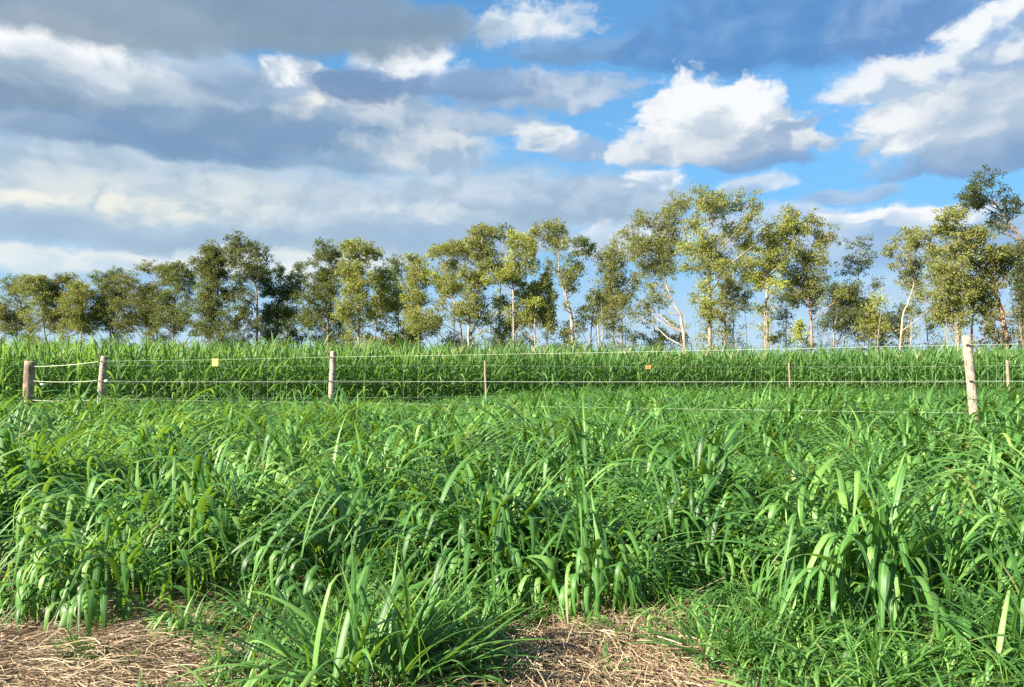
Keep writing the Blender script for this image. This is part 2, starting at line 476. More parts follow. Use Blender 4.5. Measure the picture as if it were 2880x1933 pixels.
def noise_fac(nt, vec, scale, detail=3, rough=0.5, col=False):
    n = nd(nt, 'ShaderNodeTexNoise')
    n.inputs['Scale'].default_value = scale; n.inputs['Detail'].default_value = detail; n.inputs['Roughness'].default_value = rough
    if vec is not None: nt.links.new(vec, n.inputs['Vector'])
    return n.outputs['Color' if col else 'Fac']

def leaf_material(name, c_dark, c_mid, c_light, trans_col, trans=0.35, rough=0.45, spec=0.45, midrib=(0.30, 0.42, 0.20), rib=0.5, patch=0.35, dry=None):
    """blade or leaf: colour from the per-leaf tint and the plant's own random value, pale midrib, light coming through"""
    m, nt = new_mat(name)
    L = nt.links.new
    at = nd(nt, 'ShaderNodeAttribute', attribute_name='tint')
    oi = nd(nt, 'ShaderNodeObjectInfo')
    uv = nd(nt, 'ShaderNodeAttribute', attribute_name='leaf_uv')
    geo = nd(nt, 'ShaderNodeNewGeometry')
    t = mth(nt, 'ADD', at.outputs['Fac'], mth(nt, 'MULTIPLY_ADD', oi.outputs['Random'], 0.30, -0.15))
    pn = noise_fac(nt, geo.outputs['Position'], 0.55, 3, 0.6)
    t = mth(nt, 'ADD', t, mth(nt, 'MULTIPLY_ADD', pn, patch * 2, -patch))
    cr = nd(nt, 'ShaderNodeValToRGB')
    e = cr.color_ramp.elements
    e[0].position = 0.0; e[0].color = c_dark + (1,)
    e[1].position = 1.0; e[1].color = c_light + (1,)
    k = e.new(0.5); k.color = c_mid + (1,)
    if dry:
        k = e.new(0.965); k.color = c_light + (1,)
        e[len(e) - 1].color = dry + (1,)
    L(t, cr.inputs[0])
    sx = nd(nt, 'ShaderNodeSeparateXYZ'); L(uv.outputs['Vector'], sx.inputs[0])
    ax = mth(nt, 'ABSOLUTE', mth(nt, 'SUBTRACT', sx.outputs[0], 0.5))
    mr = nd(nt, 'ShaderNodeMapRange'); L(ax, mr.inputs[0])
    mr.inputs[1].default_value = 0.03; mr.inputs[2].default_value = 0.10
    mr.inputs[3].default_value = rib; mr.inputs[4].default_value = 0.0
    # fine veins along the blade
    vein = mth(nt, 'SINE', mth(nt, 'MULTIPLY', sx.outputs[0], 70.0))
    vn = mth(nt, 'MULTIPLY_ADD', vein, 0.10, 0.95)
    col = mixc(nt, mr.outputs[0], cr.outputs[0], midrib)
    cv = nd(nt, 'ShaderNodeCombineXYZ')
    for i in range(3): L(vn, cv.inputs[i])
    col = mixc(nt, 0.6, col, mixc(nt, 1.0, col, cv.outputs[0], 'MULTIPLY'))
    if dry:
        tp = nd(nt, 'ShaderNodeMapRange'); L(sx.outputs[1], tp.inputs[0]); tp.inputs[1].default_value = 0.80; tp.inputs[2].default_value = 1.0
        sel = nd(nt, 'ShaderNodeMapRange'); L(noise_fac(nt, geo.outputs['Position'], 7.0, 2, 0.5), sel.inputs[0]); sel.inputs[1].default_value = 0.55; sel.inputs[2].default_value = 0.68
        col = mixc(nt, mth(nt, 'MULTIPLY', tp.outputs[0], mth(nt, 'MULTIPLY', sel.outputs[0], 0.85)), col, (0.36, 0.30, 0.11))
        bl = nd(nt, 'ShaderNodeMapRange'); L(noise_fac(nt, geo.outputs['Position'], 60.0, 3, 0.6), bl.inputs[0]); bl.inputs[1].default_value = 0.66; bl.inputs[2].default_value = 0.74
        col = mixc(nt, mth(nt, 'MULTIPLY', bl.outputs[0], 0.45), col, (0.20, 0.19, 0.06))
    p = nd(nt, 'ShaderNodeBsdfPrincipled')
    L(col, p.inputs['Base Color'])
    p.inputs['Roughness'].default_value = rough
    p.inputs['Specular IOR Level'].default_value = spec
    tr = nd(nt, 'ShaderNodeBsdfTranslucent')
    L(mixc(nt, 0.65, col, trans_col), tr.inputs['Color'])
    ms = nd(nt, 'ShaderNodeMixShader'); ms.inputs[0].default_value = trans
    L(p.outputs[0], ms.inputs[1]); L(tr.outputs[0], ms.inputs[2])
    out = nd(nt, 'ShaderNodeOutputMaterial'); L(ms.outputs[0], out.inputs[0])
    return m

def wood_material(name, c1, c2, c3, scale=9.0, stretch=0.22, bump=0.6, patch_scale=3.0):
    m, nt = new_mat(name)
    L = nt.links.new
    tc = nd(nt, 'ShaderNodeTexCoord')
    mp = nd(nt, 'ShaderNodeMapping'); L(tc.outputs['Object'], mp.inputs[0]); mp.inputs['Scale'].default_value = (1, 1, stretch)
    a = noise_fac(nt, mp.outputs[0], scale, 6, 0.65)
    b = noise_fac(nt, tc.outputs['Object'], patch_scale, 4, 0.6)
    mr = nd(nt, 'ShaderNodeMapRange'); L(b, mr.inputs[0]); mr.inputs[1].default_value = 0.46; mr.inputs[2].default_value = 0.58
    mr2 = nd(nt, 'ShaderNodeMapRange'); L(a, mr2.inputs[0]); mr2.inputs[1].default_value = 0.38; mr2.inputs[2].default_value = 0.66
    col = mixc(nt, mr2.outputs[0], c2, c1)
    col = mixc(nt, mth(nt, 'MULTIPLY', mr.outputs[0], 0.8), col, c3)
    mp2 = nd(nt, 'ShaderNodeMapping'); L(tc.outputs['Object'], mp2.inputs[0]); mp2.inputs['Scale'].default_value = (1, 1, 0.06)
    ck = nd(nt, 'ShaderNodeMapRange'); L(noise_fac(nt, mp2.outputs[0], scale * 3.2, 3, 0.6), ck.inputs[0]); ck.inputs[1].default_value = 0.60; ck.inputs[2].default_value = 0.68
    col = mixc(nt, mth(nt, 'MULTIPLY', ck.outputs[0], 0.75), col, tuple(t * 0.3 for t in c2))
    p = nd(nt, 'ShaderNodeBsdfPrincipled')
    L(col, p.inputs['Base Color']); p.inputs['Roughness'].default_value = 0.85; p.inputs['Specular IOR Level'].default_value = 0.2
    bp = nd(nt, 'ShaderNodeBump'); bp.inputs['Strength'].default_value = bump; bp.inputs['Distance'].default_value = 0.02
    L(a, bp.inputs['Height']); L(bp.outputs[0], p.inputs['Normal'])
    out = nd(nt, 'ShaderNodeOutputMaterial'); L(p.outputs[0], out.inputs[0])
    return m

def plain_material(name, col, rough=0.6, spec=0.4, var=0.15, scale=30.0, metallic=0.0):
    m, nt = new_mat(name)
    tc = nd(nt, 'ShaderNodeTexCoord')
    a = noise_fac(nt, tc.outputs['Object'], scale, 4, 0.6)
    c = mixc(nt, a, tuple(x * (1 - var) for x in col), tuple(min(1, x * (1 + var)) for x in col))
    p = nd(nt, 'ShaderNodeBsdfPrincipled')
    nt.links.new(c, p.inputs['Base Color']); p.inputs['Roughness'].default_value = rough
    p.inputs['Specular IOR Level'].default_value = spec; p.inputs['Metallic'].default_value = metallic
    out = nd(nt, 'ShaderNodeOutputMaterial'); nt.links.new(p.outputs[0], out.inputs[0])
    return m

M = {}
M['grass'] = leaf_material('grass_blade', (0.012, 0.064, 0.012), (0.066, 0.196, 0.032), (0.22, 0.38, 0.085), (0.35, 0.58, 0.03),
                           trans=0.32, rough=0.50, spec=0.48, midrib=(0.26, 0.36, 0.15), rib=0.5, patch=0.32, dry=(0.20, 0.20, 0.07))
M['maize'] = leaf_material('maize_leaf', (0.036, 0.115, 0.032), (0.085, 0.205, 0.050), (0.18, 0.33, 0.075), (0.30, 0.50, 0.05),
                           trans=0.48, rough=0.50, spec=0.5, midrib=(0.28, 0.38, 0.18), rib=0.6, patch=0.25)
M['stalk'] = plain_material('maize_stalk', (0.10, 0.20, 0.06), 0.5, 0.4, 0.25, 8.0)
M['tassel'] = plain_material('maize_tassel', (0.42, 0.42, 0.20), 0.8, 0.2, 0.2, 20.0)
M['stem'] = plain_material('grass_stem', (0.09, 0.20, 0.04), 0.6, 0.3, 0.3, 10.0)
M['post'] = wood_material('weathered_post', (0.50, 0.41, 0.31), (0.20, 0.15, 0.11), (0.27, 0.24, 0.21), 13.0, 1.3, 1.0, 7.0)
M['post_dark'] = wood_material('dark_weathered_post', (0.50, 0.40, 0.28), (0.20, 0.14, 0.10), (0.14, 0.10, 0.08), 14.0, 0.18, 0.8, 4.0)
M['stake'] = wood_material('thin_stake', (0.30, 0.24, 0.18), (0.17, 0.13, 0.10), (0.23, 0.20, 0.16), 16.0, 0.3, 0.6, 5.0)
M['wire'] = plain_material('white_poly_wire', (0.55, 0.62, 0.52), 0.4, 0.5, 0.05, 40.0)
M['rope'] = plain_material('gate_rope', (0.60, 0.63, 0.50), 0.7, 0.3, 0.12, 60.0)
M['steel'] = plain_material('thin_steel_wire', (0.45, 0.47, 0.45), 0.45, 0.5, 0.15, 40.0)
M['black'] = plain_material('black_plastic', (0.02, 0.02, 0.022), 0.45, 0.5, 0.2, 30.0)
M['white'] = plain_material('white_ceramic', (0.82, 0.83, 0.82), 0.25, 0.6, 0.03, 30.0)
M['yellow'] = plain_material('yellow_plate', (0.85, 0.55, 0.10), 0.5, 0.4, 0.08, 12.0)
M['orange'] = plain_material('orange_plate', (0.62, 0.24, 0.08), 0.55, 0.35, 0.15, 12.0)
M['ink'] = plain_material('sign_print', (0.30, 0.16, 0.04), 0.6, 0.3, 0.1, 30.0)
M['ink_red'] = plain_material('orange_sign_print', (0.16, 0.05, 0.03), 0.6, 0.3, 0.1, 30.0)

def straw_material():
    m, nt = new_mat('dry_straw')
    at = nd(nt, 'ShaderNodeAttribute', attribute_name='tint')
    cr = nd(nt, 'ShaderNodeValToRGB'); e = cr.color_ramp.elements
    e[0].color = (0.07, 0.045, 0.03, 1); e[1].color = (0.56, 0.47, 0.31, 1)
    k = e.new(0.45); k.color = (0.26, 0.18, 0.11, 1)
    nt.links.new(at.outputs['Fac'], cr.inputs[0])
    p = nd(nt, 'ShaderNodeBsdfPrincipled'); nt.links.new(cr.outputs[0], p.inputs['Base Color'])
    p.inputs['Roughness'].default_value = 0.6; p.inputs['Specular IOR Level'].default_value = 0.3
    out = nd(nt, 'ShaderNodeOutputMaterial'); nt.links.new(p.outputs[0], out.inputs[0])
    return m
M['straw'] = straw_material()

def soil_material():
    m, nt = new_mat('soil')
    L = nt.links.new
    g = nd(nt, 'ShaderNodeNewGeometry')
    a = noise_fac(nt, g.outputs['Position'], 3.0, 6, 0.65)
    b = noise_fac(nt, g.outputs['Position'], 45.0, 5, 0.7)
    col = mixc(nt, a, (0.050, 0.037, 0.022), (0.13, 0.095, 0.055))
    col = mixc(nt, b, col, (0.19, 0.145, 0.09))
    # farther off the soil is under crops and grass
    ln = nd(nt, 'ShaderNodeVectorMath', operation='LENGTH'); L(g.outputs['Position'], ln.inputs[0])
    mr = nd(nt, 'ShaderNodeMapRange'); L(ln.outputs['Value'], mr.inputs[0]); mr.inputs[1].default_value = 34; mr.inputs[2].default_value = 46
    col = mixc(nt, mr.outputs[0], col, mixc(nt, noise_fac(nt, g.outputs['Position'], 0.05, 4, 0.6), (0.05, 0.10, 0.025), (0.12, 0.14, 0.05)))
    p = nd(nt, 'ShaderNodeBsdfPrincipled'); L(col, p.inputs['Base Color'])
    p.inputs['Roughness'].default_value = 0.95; p.inputs['Specular IOR Level'].default_value = 0.1
    bp = nd(nt, 'ShaderNodeBump'); bp.inputs['Strength'].default_value = 0.8; bp.inputs['Distance'].default_value = 0.03
    L(b, bp.inputs['Height']); L(bp.outputs[0], p.inputs['Normal'])
    out = nd(nt, 'ShaderNodeOutputMaterial'); L(p.outputs[0], out.inputs[0])
    return m
M['soil'] = soil_material()

# ------------------------------------------------------------------ ground
def ground_z(x, y):
    r = np.hypot(x, y)
    k = np.clip((30 - r) / 20, 0, 1)
    return k * (0.020 * np.sin(2.1 * x + 0.7) * np.cos(1.7 * y) + 0.012 * np.sin(5.3 * x + 1.1 * y) + 0.008 * np.sin(9.1 * y - 6.0 * x))

def build_ground():
    rad_ = np.concatenate(([0.0], np.arange(0.3, 12, 0.15), np.geomspace(12, 9000, 60)))
    na = 160
    a = np.arange(na) / na * 2 * math.pi
    X = np.outer(rad_[1:], np.cos(a)).ravel(); Y = np.outer(rad_[1:], np.sin(a)).ravel()
    v = np.concatenate([[[0, 0, float(ground_z(0.0, 0.0))]], np.stack([X, Y, ground_z(X, Y)], 1)])
    mb = MB()
    nr = len(rad_) - 1
    q = []
    for i in range(nr - 1):
        b0 = 1 + i * na; b1 = b0 + na
        k = np.arange(na); k2 = (k + 1) % na
        q.append(np.stack([b0 + k, b1 + k, b1 + k2, b0 + k2], 1))
    mb.add(v, np.concatenate(q))
    tri = np.stack([np.zeros(na, int), 1 + np.arange(na), 1 + (np.arange(na) + 1) % na], 1)
    mb.f.append(tri)
    o = mb.build('ground', M['soil'])
    tag(o, kind='structure')
build_ground()

# ------------------------------------------------------------------ a leaf blade
def blade_arrays(bend, bend_pow, width, segs, fold, twist, side, seed, tip_pow=1.7, hang=None):
    """unit long blade that starts up +Z and bends over towards +X; returns verts, quads, uv"""
    r_ = np.random.default_rng(seed)
    s = np.linspace(0, 1, segs + 1)
    th = math.pi / 2 - bend * s ** bend_pow            # elevation of the tangent
    if hang:                                           # rises, folds over early and hangs straight down
        u = np.clip((s - hang[0]) / hang[1], 0, 1)
        th = math.pi / 2 - bend * (0.82 * u * u * (3 - 2 * u) + 0.18 * s)
    kink = r_.uniform(0.35, 0.75)
    if not hang and r_.random() < 0.25:                             # some blades are snapped over
        th = th - np.where(s > kink, r_.uniform(0.4, 1.1), 0)
    ph = side * s ** 1.5
    dx = np.cos(th) * np.cos(ph); dy = np.cos(th) * np.sin(ph); dz = np.sin(th)
    D = np.stack([dx, dy, dz], 1)
    P = np.concatenate([[[0, 0, 0]], np.cumsum((D[:-1] + D[1:]) * 0.5 / segs, 0)])
    up = np.array([0, 1.0, 0])
    w = width * 1.1 * (0.45 + 0.55 * np.minimum(1, s / 0.22)) * (1 - s ** tip_pow)
    w[-1] = width * 0.02
    tw = twist * s
    S0 = np.cross(D, np.cross(up, D)); S0 /= np.linalg.norm(S0, axis=1)[:, None]
    Nn = np.cross(S0, D)
    S = S0 * np.cos(tw)[:, None] + Nn * np.sin(tw)[:, None]
    Nn = np.cross(S, D)
    wav = 1 + 0.0 * s
    Lf = P + S * (w / 2)[:, None] - Nn * (fold * w / 2 * wav)[:, None] * -1
    Rt = P - S * (w / 2)[:, None] - Nn * (fold * w / 2 * wav)[:, None] * -1
    v = np.stack([Lf, P, Rt], 1).reshape(-1, 3)
    uv = np.stack([np.stack([np.zeros_like(s), s], 1), np.stack([np.full_like(s, .5), s], 1), np.stack([np.ones_like(s), s], 1)], 1).reshape(-1, 2)
    f = []
    for i in range(segs):
        b = i * 3
        f += [(b, b + 1, b + 4, b + 3), (b + 1, b + 2, b + 5, b + 4)]
    return v, np.array(f), uv

N_BLADES = 45
BLADES = []
for k in range(N_BLADES):
    r_ = np.random.default_rng(100 + k)
    kind = k % 9
    bend = [0.25, 0.55, 0.95, 1.35, 1.8, 2.1, 2.35, 2.55, 2.75][kind] * r_.uniform(0.94, 1.06)
    hang = (r_.uniform(0.04, 0.30), r_.uniform(0.16, 0.36)) if kind >= 4 else None
    wide = r_.uniform(0.024, 0.036) if k // 9 == 3 else r_.uniform(0.042, 0.062)
    BLADES.append(blade_arrays(bend, r_.uniform(1.0, 1.7), wide, 11, r_.uniform(0.12, 0.45), r_.uniform(-0.8, 0.8), r_.uniform(-0.4, 0.4), k, hang=hang))

def blade_mat(x, y, z, phi, tilt, length, wide=1.0):
    return (Matrix.Translation((x, y, z)) @ Matrix.Rotation(phi, 4, 'Z') @ Matrix.Rotation(tilt, 4, 'Y')
            @ Matrix.Diagonal((length, length * wide, length, 1)))

def clump_spec(seed, tillers=26, rb=0.16, stem=(0.16, 0.42), leaf=(0.30, 0.60), per=5, spread=38, droop=1.0, lean=(0, 0), upright=0.03, low_kind=2):
    """a grass clump: list of (blade number, 4x4, tint) and list of stems (points); blades turn outwards and hang over"""
    r_ = np.random.default_rng(seed)
    leaves = []; stems = []
    for t in range(tillers):
        rr = rb * math.sqrt(r_.random()); fa = r_.uniform(0, 2 * math.pi)
        q = rr / rb
        bx, by = rr * math.cos(fa), rr * math.sin(fa)
        tilt = math.radians(4 + spread * q ** 1.2 + r_.normal(0, 6))
        ph = fa + r_.normal(0, 0.4)
        sl = (stem[0] + (stem[1] - stem[0]) * r_.random()) * (1.08 - 0.25 * q)
        dx, dy, dz = math.sin(tilt) * math.cos(ph) + lean[0], math.sin(tilt) * math.sin(ph) + lean[1], math.cos(tilt)
        n = math.sqrt(dx * dx + dy * dy + dz * dz)
        d = np.array([dx, dy, dz]) / n
        b0 = np.array([bx, by, -0.02])
        stems.append((b0, b0 + d * sl))
        ph = math.atan2(d[1], d[0]); tilt = math.acos(d[2])
        m = max(2, int(round(per + r_.normal(0, 0.8))))
        for k in range(m):
            u = 0.42 + 0.58 * (k + r_.random() * 0.8) / m
            p = b0 + d * sl * min(u, 1)
            out = r_.random() < 0.70 + 0.28 * q
            a = (fa if out else fa + math.pi) + r_.normal(0, 0.38)
            if k == m - 1 and r_.random() < upright:
                lt = tilt * 0.8 + r_.uniform(0.0, 0.4); kind = r_.integers(0, 4)
                a = ph + r_.normal(0, 0.5)
            else:
                lt = tilt * (0.9 if out else -0.3) + r_.uniform(0.15, 0.75)
                kind = min(8, max(low_kind, int(r_.normal((4.2 + 1.8 * q) * droop, 1.8))))
            idx = int(kind + 9 * r_.integers(0, N_BLADES // 9))
            ll = r_.uniform(*leaf) * (0.75 + 0.35 * math.sin(math.pi * min(1, u)))
            tint = float(np.clip(r_.normal(0.44, 0.22), 0, 0.90))
            if kind >= 4 and r_.random() < 0.0005: tint = 1.25         # a withered blade now and then
            leaves.append((idx, blade_mat(p[0], p[1], p[2], a, lt, ll, r_.uniform(0.8, 1.25)), tint))
    return leaves, stems

def clump_mesh(name, spec):
    mb = MB()
    leaves, stems = spec
    for idx, m, t in leaves:
        v, f, uv = BLADES[idx]
        mm = np.array(m)
        mb.add(v @ mm[:3, :3].T + mm[:3, 3], f, uv, t)
    for a, b in stems:
        tube(mb, [a, (a + b) / 2, b], [0.005, 0.0042, 0.002], 4, 0.75, cap=False)
    return mb.mesh(name, M['grass'])

# ------------------------------------------------------------------ scattering of what nobody could count
def hidden_collection(name, meshes):
    c = bpy.data.collections.new(name)          # never linked to the scene: only a source of shapes
    for i, me in enumerate(meshes):
        o = bpy.data.objects.new('%s_%02d' % (name, i), me)
        c.objects.link(o)
    return c

def scatter(name, coll, pts, rots, scls, idxs):
    me = bpy.data.meshes.new(name)
    me.vertices.add(len(pts))
    me.vertices.foreach_set('co', np.asarray(pts, np.float32).ravel())
    a = me.attributes.new('rot', 'FLOAT_VECTOR', 'POINT'); a.data.foreach_set('vector', np.asarray(rots, np.float32).ravel())
    a = me.attributes.new('scl', 'FLOAT_VECTOR', 'POINT'); a.data.foreach_set('vector', np.asarray(scls, np.float32).ravel())
    a = me.attributes.new('idx', 'INT', 'POINT'); a.data.foreach_set('value', np.asarray(idxs, np.int32))
    o = bpy.data.objects.new(name, me)
    COL.objects.link(o)
    ng = bpy.data.node_groups.new(name + '_scatter', 'GeometryNodeTree')
    ng.interface.new_socket('Geometry', in_out='INPUT', socket_type='NodeSocketGeometry')
    ng.interface.new_socket('Geometry', in_out='OUTPUT', socket_type='NodeSocketGeometry')
    gi = ng.nodes.new('NodeGroupInput'); go = ng.nodes.new('NodeGroupOutput')
    ci = ng.nodes.new('GeometryNodeCollectionInfo'); ci.inputs['Collection'].default_value = coll
    ci.inputs['Separate Children'].default_value = True; ci.inputs['Reset Children'].default_value = True
    ip = ng.nodes.new('GeometryNodeInstanceOnPoints'); ip.inputs['Pick Instance'].default_value = True
    def named(nm, ty):
        n = ng.nodes.new('GeometryNodeInputNamedAttribute'); n.data_type = ty; n.inputs['Name'].default_value = nm
        return n.outputs['Attribute']
    e2r = ng.nodes.new('FunctionNodeEulerToRotation')
    ng.links.new(named('rot', 'FLOAT_VECTOR'), e2r.inputs[0])
    ng.links.new(gi.outputs[0], ip.inputs['Points']); ng.links.new(ci.outputs[0], ip.inputs['Instance'])
    ng.links.new(named('idx', 'INT'), ip.inputs['Instance Index'])
    ng.links.new(e2r.outputs[0], ip.inputs['Rotation'])
    ng.links.new(named('scl', 'FLOAT_VECTOR'), ip.inputs['Scale'])
    ng.links.new(ip.outputs[0], go.inputs[0])
    md = o.modifiers.new('scatter', 'NODES'); md.node_group = ng
    return o

def poly_contains(poly, x, y):
    c = np.zeros(len(x), bool)
    n = len(poly)
    for i in range(n):
        x0, y0 = poly[i]; x1, y1 = poly[(i + 1) % n]
        cond = ((y0 > y) != (y1 > y)) & (x < (x1 - x0) * (y - y0) / (y1 - y0 + 1e-12) + x0)
        c ^= cond
    return c

# places trodden bare, covered with dry straw (metres, camera at the origin, y ahead)
BARE = [
    [(-3.6, 3.46), (-2.4, 3.50), (-1.75, 3.42), (-1.32, 3.20), (-1.05, 2.95), (-1.05, 2.45), (-1.4, 2.0), (-3.6, 2.0)],
    [(0.20, 3.62), (0.62, 3.80), (0.66, 3.45), (0.64, 3.15), (0.70, 2.85), (0.78, 2.45), (0.8, 2.0), (-0.25, 2.0), (-0.22, 2.55), (0.02, 2.95)],
]
# front edge of the maize field
MAIZE_EDGE = [(-40, 19.5), (-26, 22.3), (-16.5, 23.8), (-7.1, 24.9), (0.5, 28.0), (9.8, 31.0), (14.6, 29.8), (19.4, 28.2), (30, 25.5), (42, 23)]
def maize_front(x):
    return np.interp(x, [p[0] for p in MAIZE_EDGE], [p[1] for p in MAIZE_EDGE])
# ------------------------------------------------------------------ maize field
MBL = []
for k in range(18):
    r_ = np.random.default_rng(900 + k)
    bend = [0.55, 1.0, 1.35, 1.7, 2.0, 2.35][k % 6] * r_.uniform(0.9, 1.1)
    MBL.append(blade_arrays(bend, r_.uniform(1.2, 2.2), r_.uniform(0.066, 0.088), 8, r_.uniform(0.2, 0.55), r_.uniform(-1.4, 1.4), r_.uniform(-0.5, 0.5), 300 + k, 2.2))

def maize_spec(seed):
    r_ = np.random.default_rng(seed)
    h = r_.uniform(1.78, 1.98)
    lean = r_.normal(0, 0.03, 2)
    ph0 = r_.uniform(0, 6.28)
    leaves = []
    n = int(r_.integers(9, 12))
    for k in range(n):
        u = (k + 0.6) / n
        z = 0.12 + u ** 0.8 * (h - 0.15)
        a = ph0 + (k % 2) * math.pi + r_.normal(0, 0.35)
        ll = (0.55 + 0.45 * math.sin(math.pi * (0.15 + 0.75 * u))) * r_.uniform(0.78, 1.0)
        top = u > 0.72
        kind = int(np.clip(r_.normal(0.8 if top else 3.2, 1.0), 0, 5))
        tilt = r_.uniform(0.10, 0.35) if top else r_.uniform(0.35, 0.75)
        leaves.append((kind + 6 * int(r_.integers(0, 3)), blade_mat(lean[0] * z, lean[1] * z, z, a, tilt, ll, r_.uniform(0.85, 1.15)),
                       float(np.clip(r_.normal(0.38 + 0.22 * u, 0.12), 0, 0.95))))
    return h, lean, leaves, (seed % 3 == 0)

def maize_stalk(mb, h, lean, tint=0.6):
    zs = np.linspace(0, h, 9)
    tube(mb, [(lean[0] * z, lean[1] * z, z - 0.02) for z in zs], list(np.linspace(0.014, 0.006, 9)), 6, tint, cap=True, rough=0.08, seed=int(h * 1e4))

def maize_tassel(mb, h, lean, seed):
    r_ = np.random.default_rng(seed)
    b = np.array([lean[0] * h, lean[1] * h, h - 0.03])
    for k in range(7):
        a = r_.uniform(0, 6.28); t = 0.0 if k == 0 else r_.uniform(0.2, 0.6); l = r_.uniform(0.18, 0.34)
        d = np.array([math.sin(t) * math.cos(a), math.sin(t) * math.sin(a), math.cos(t)])
        p1 = b + d * l * 0.5; p2 = b + d * l + np.array([d[0], d[1], -0.2]) * 0.05
        tube(mb, [b, p1, p2], [0.004, 0.006, 0.002], 4, 0.5, cap=False)

MAIZE = []           # templates: meshes of each piece, and one merged mesh for the rows behind
for s_ in range(7):
    h, lean, leaves, tas = maize_spec(40 + s_)
    st = MB(); maize_stalk(st, h, lean); stm = st.mesh('stalk', M['stalk'])
    lm = []
    for idx, m, t in leaves:
        v, f, uv = MBL[idx]; mm = np.array(m)
        b = MB(); b.add(v @ mm[:3, :3].T, f, uv, t)
        lm.append((b.mesh('leaf', M['maize']), tuple(mm[:3, 3])))
    tm = None
    if tas:
        b = MB(); maize_tassel(b, h, lean, s_); tm = b.mesh('tassel', M['tassel'])
    MAIZE.append((stm, lm, tm))
merged = []
for s_ in range(9):
    h, lean, leaves, tas = maize_spec(60 + s_)
    b = MB()
    for idx, m, t in leaves:
        v, f, uv = MBL[idx]; mm = np.array(m)
        b.add(v @ mm[:3, :3].T + mm[:3, 3], f, uv, t)
    maize_stalk(b, h, lean, 0.9)
    merged.append(b.mesh('maize_source', M['maize']))

def edge_points(step):
    pts = []
    x = -40.0
    while x < 42:
        y = float(maize_front(x)); y2 = float(maize_front(x + 0.1))
        k = 0.1 / math.hypot(0.1, y2 - y)
        pts.append((x, y)); x += step * k
    return pts

front = []           # (x, y) of every plant, row by row
rows = []
for row in range(20):
    for (x, y) in edge_points(0.235):
        rows.append((row, x + random.uniform(-0.11, 0.11), y + row * 0.70 + random.uniform(-0.22, 0.22)))
def in_view(x, y, m=0.0):
    return abs(x) < 0.692 * y + m
vis = sorted([r for r in rows if r[0] < 2 and in_view(r[1], r[2], 0.25)], key=lambda r: (r[0], math.hypot(r[1], r[2])))[:300]
chosen = set(vis)
for (row, x, y) in vis:
    stm, lm, tm = MAIZE[random.randrange(len(MAIZE))]
    root = empty('maize_plant', (x, y, 0), random.uniform(0, 6.28))
    sc = random.uniform(1.0, 1.14)
    root.scale = (sc, sc, sc * random.uniform(0.96, 1.07))
    tag(root, 'tall green maize plant standing at the front edge of the maize field', 'maize plant', 'maize plants along the front edge of the field')
    o = bpy.data.objects.new('stalk', stm); COL.objects.link(o); o.parent = root
    for me, loc in lm:
        o = bpy.data.objects.new('leaf', me); COL.objects.link(o); o.parent = root; o.location = loc
    if tm:
        o = bpy.data.objects.new('tassel', tm); COL.objects.link(o); o.parent = root
rest = [r for r in rows if r not in chosen and abs(r[1]) < 0.75 * r[2] + 5]
P_ = np.array([(x, y, 0.0) for _, x, y in rest])
n = len(P_)
s = rng.uniform(1.0, 1.14, n)
fo = scatter('maize_field', hidden_collection('maize_source', merged), P_,
             np.stack([rng.normal(0, 0.03, n), rng.normal(0, 0.03, n), rng.uniform(0, 6.28, n)], 1),
             np.stack([s, s, s * rng.uniform(0.96, 1.07, n)], 1), rng.integers(0, len(merged), n))
tag(fo, 'dense green maize filling the field behind its front rows', 'maize', kind='stuff')

# ------------------------------------------------------------------ pasture grass
VARIANTS = []
for k in range(8):       # tussocks
    VARIANTS.append(clump_mesh('grass_source', clump_spec(500 + k, tillers=64, rb=0.27, stem=(0.26, 0.58), leaf=(0.44, 0.78), per=5.0, spread=34, droop=1.08, upright=0.0)))
for k in range(6):       # looser filling between them
    VARIANTS.append(clump_mesh('grass_source', clump_spec(540 + k, tillers=22, rb=0.17, stem=(0.10, 0.36), leaf=(0.30, 0.56), per=4.4, spread=52, droop=0.85, upright=0.02)))
GRASS_H = 0.80

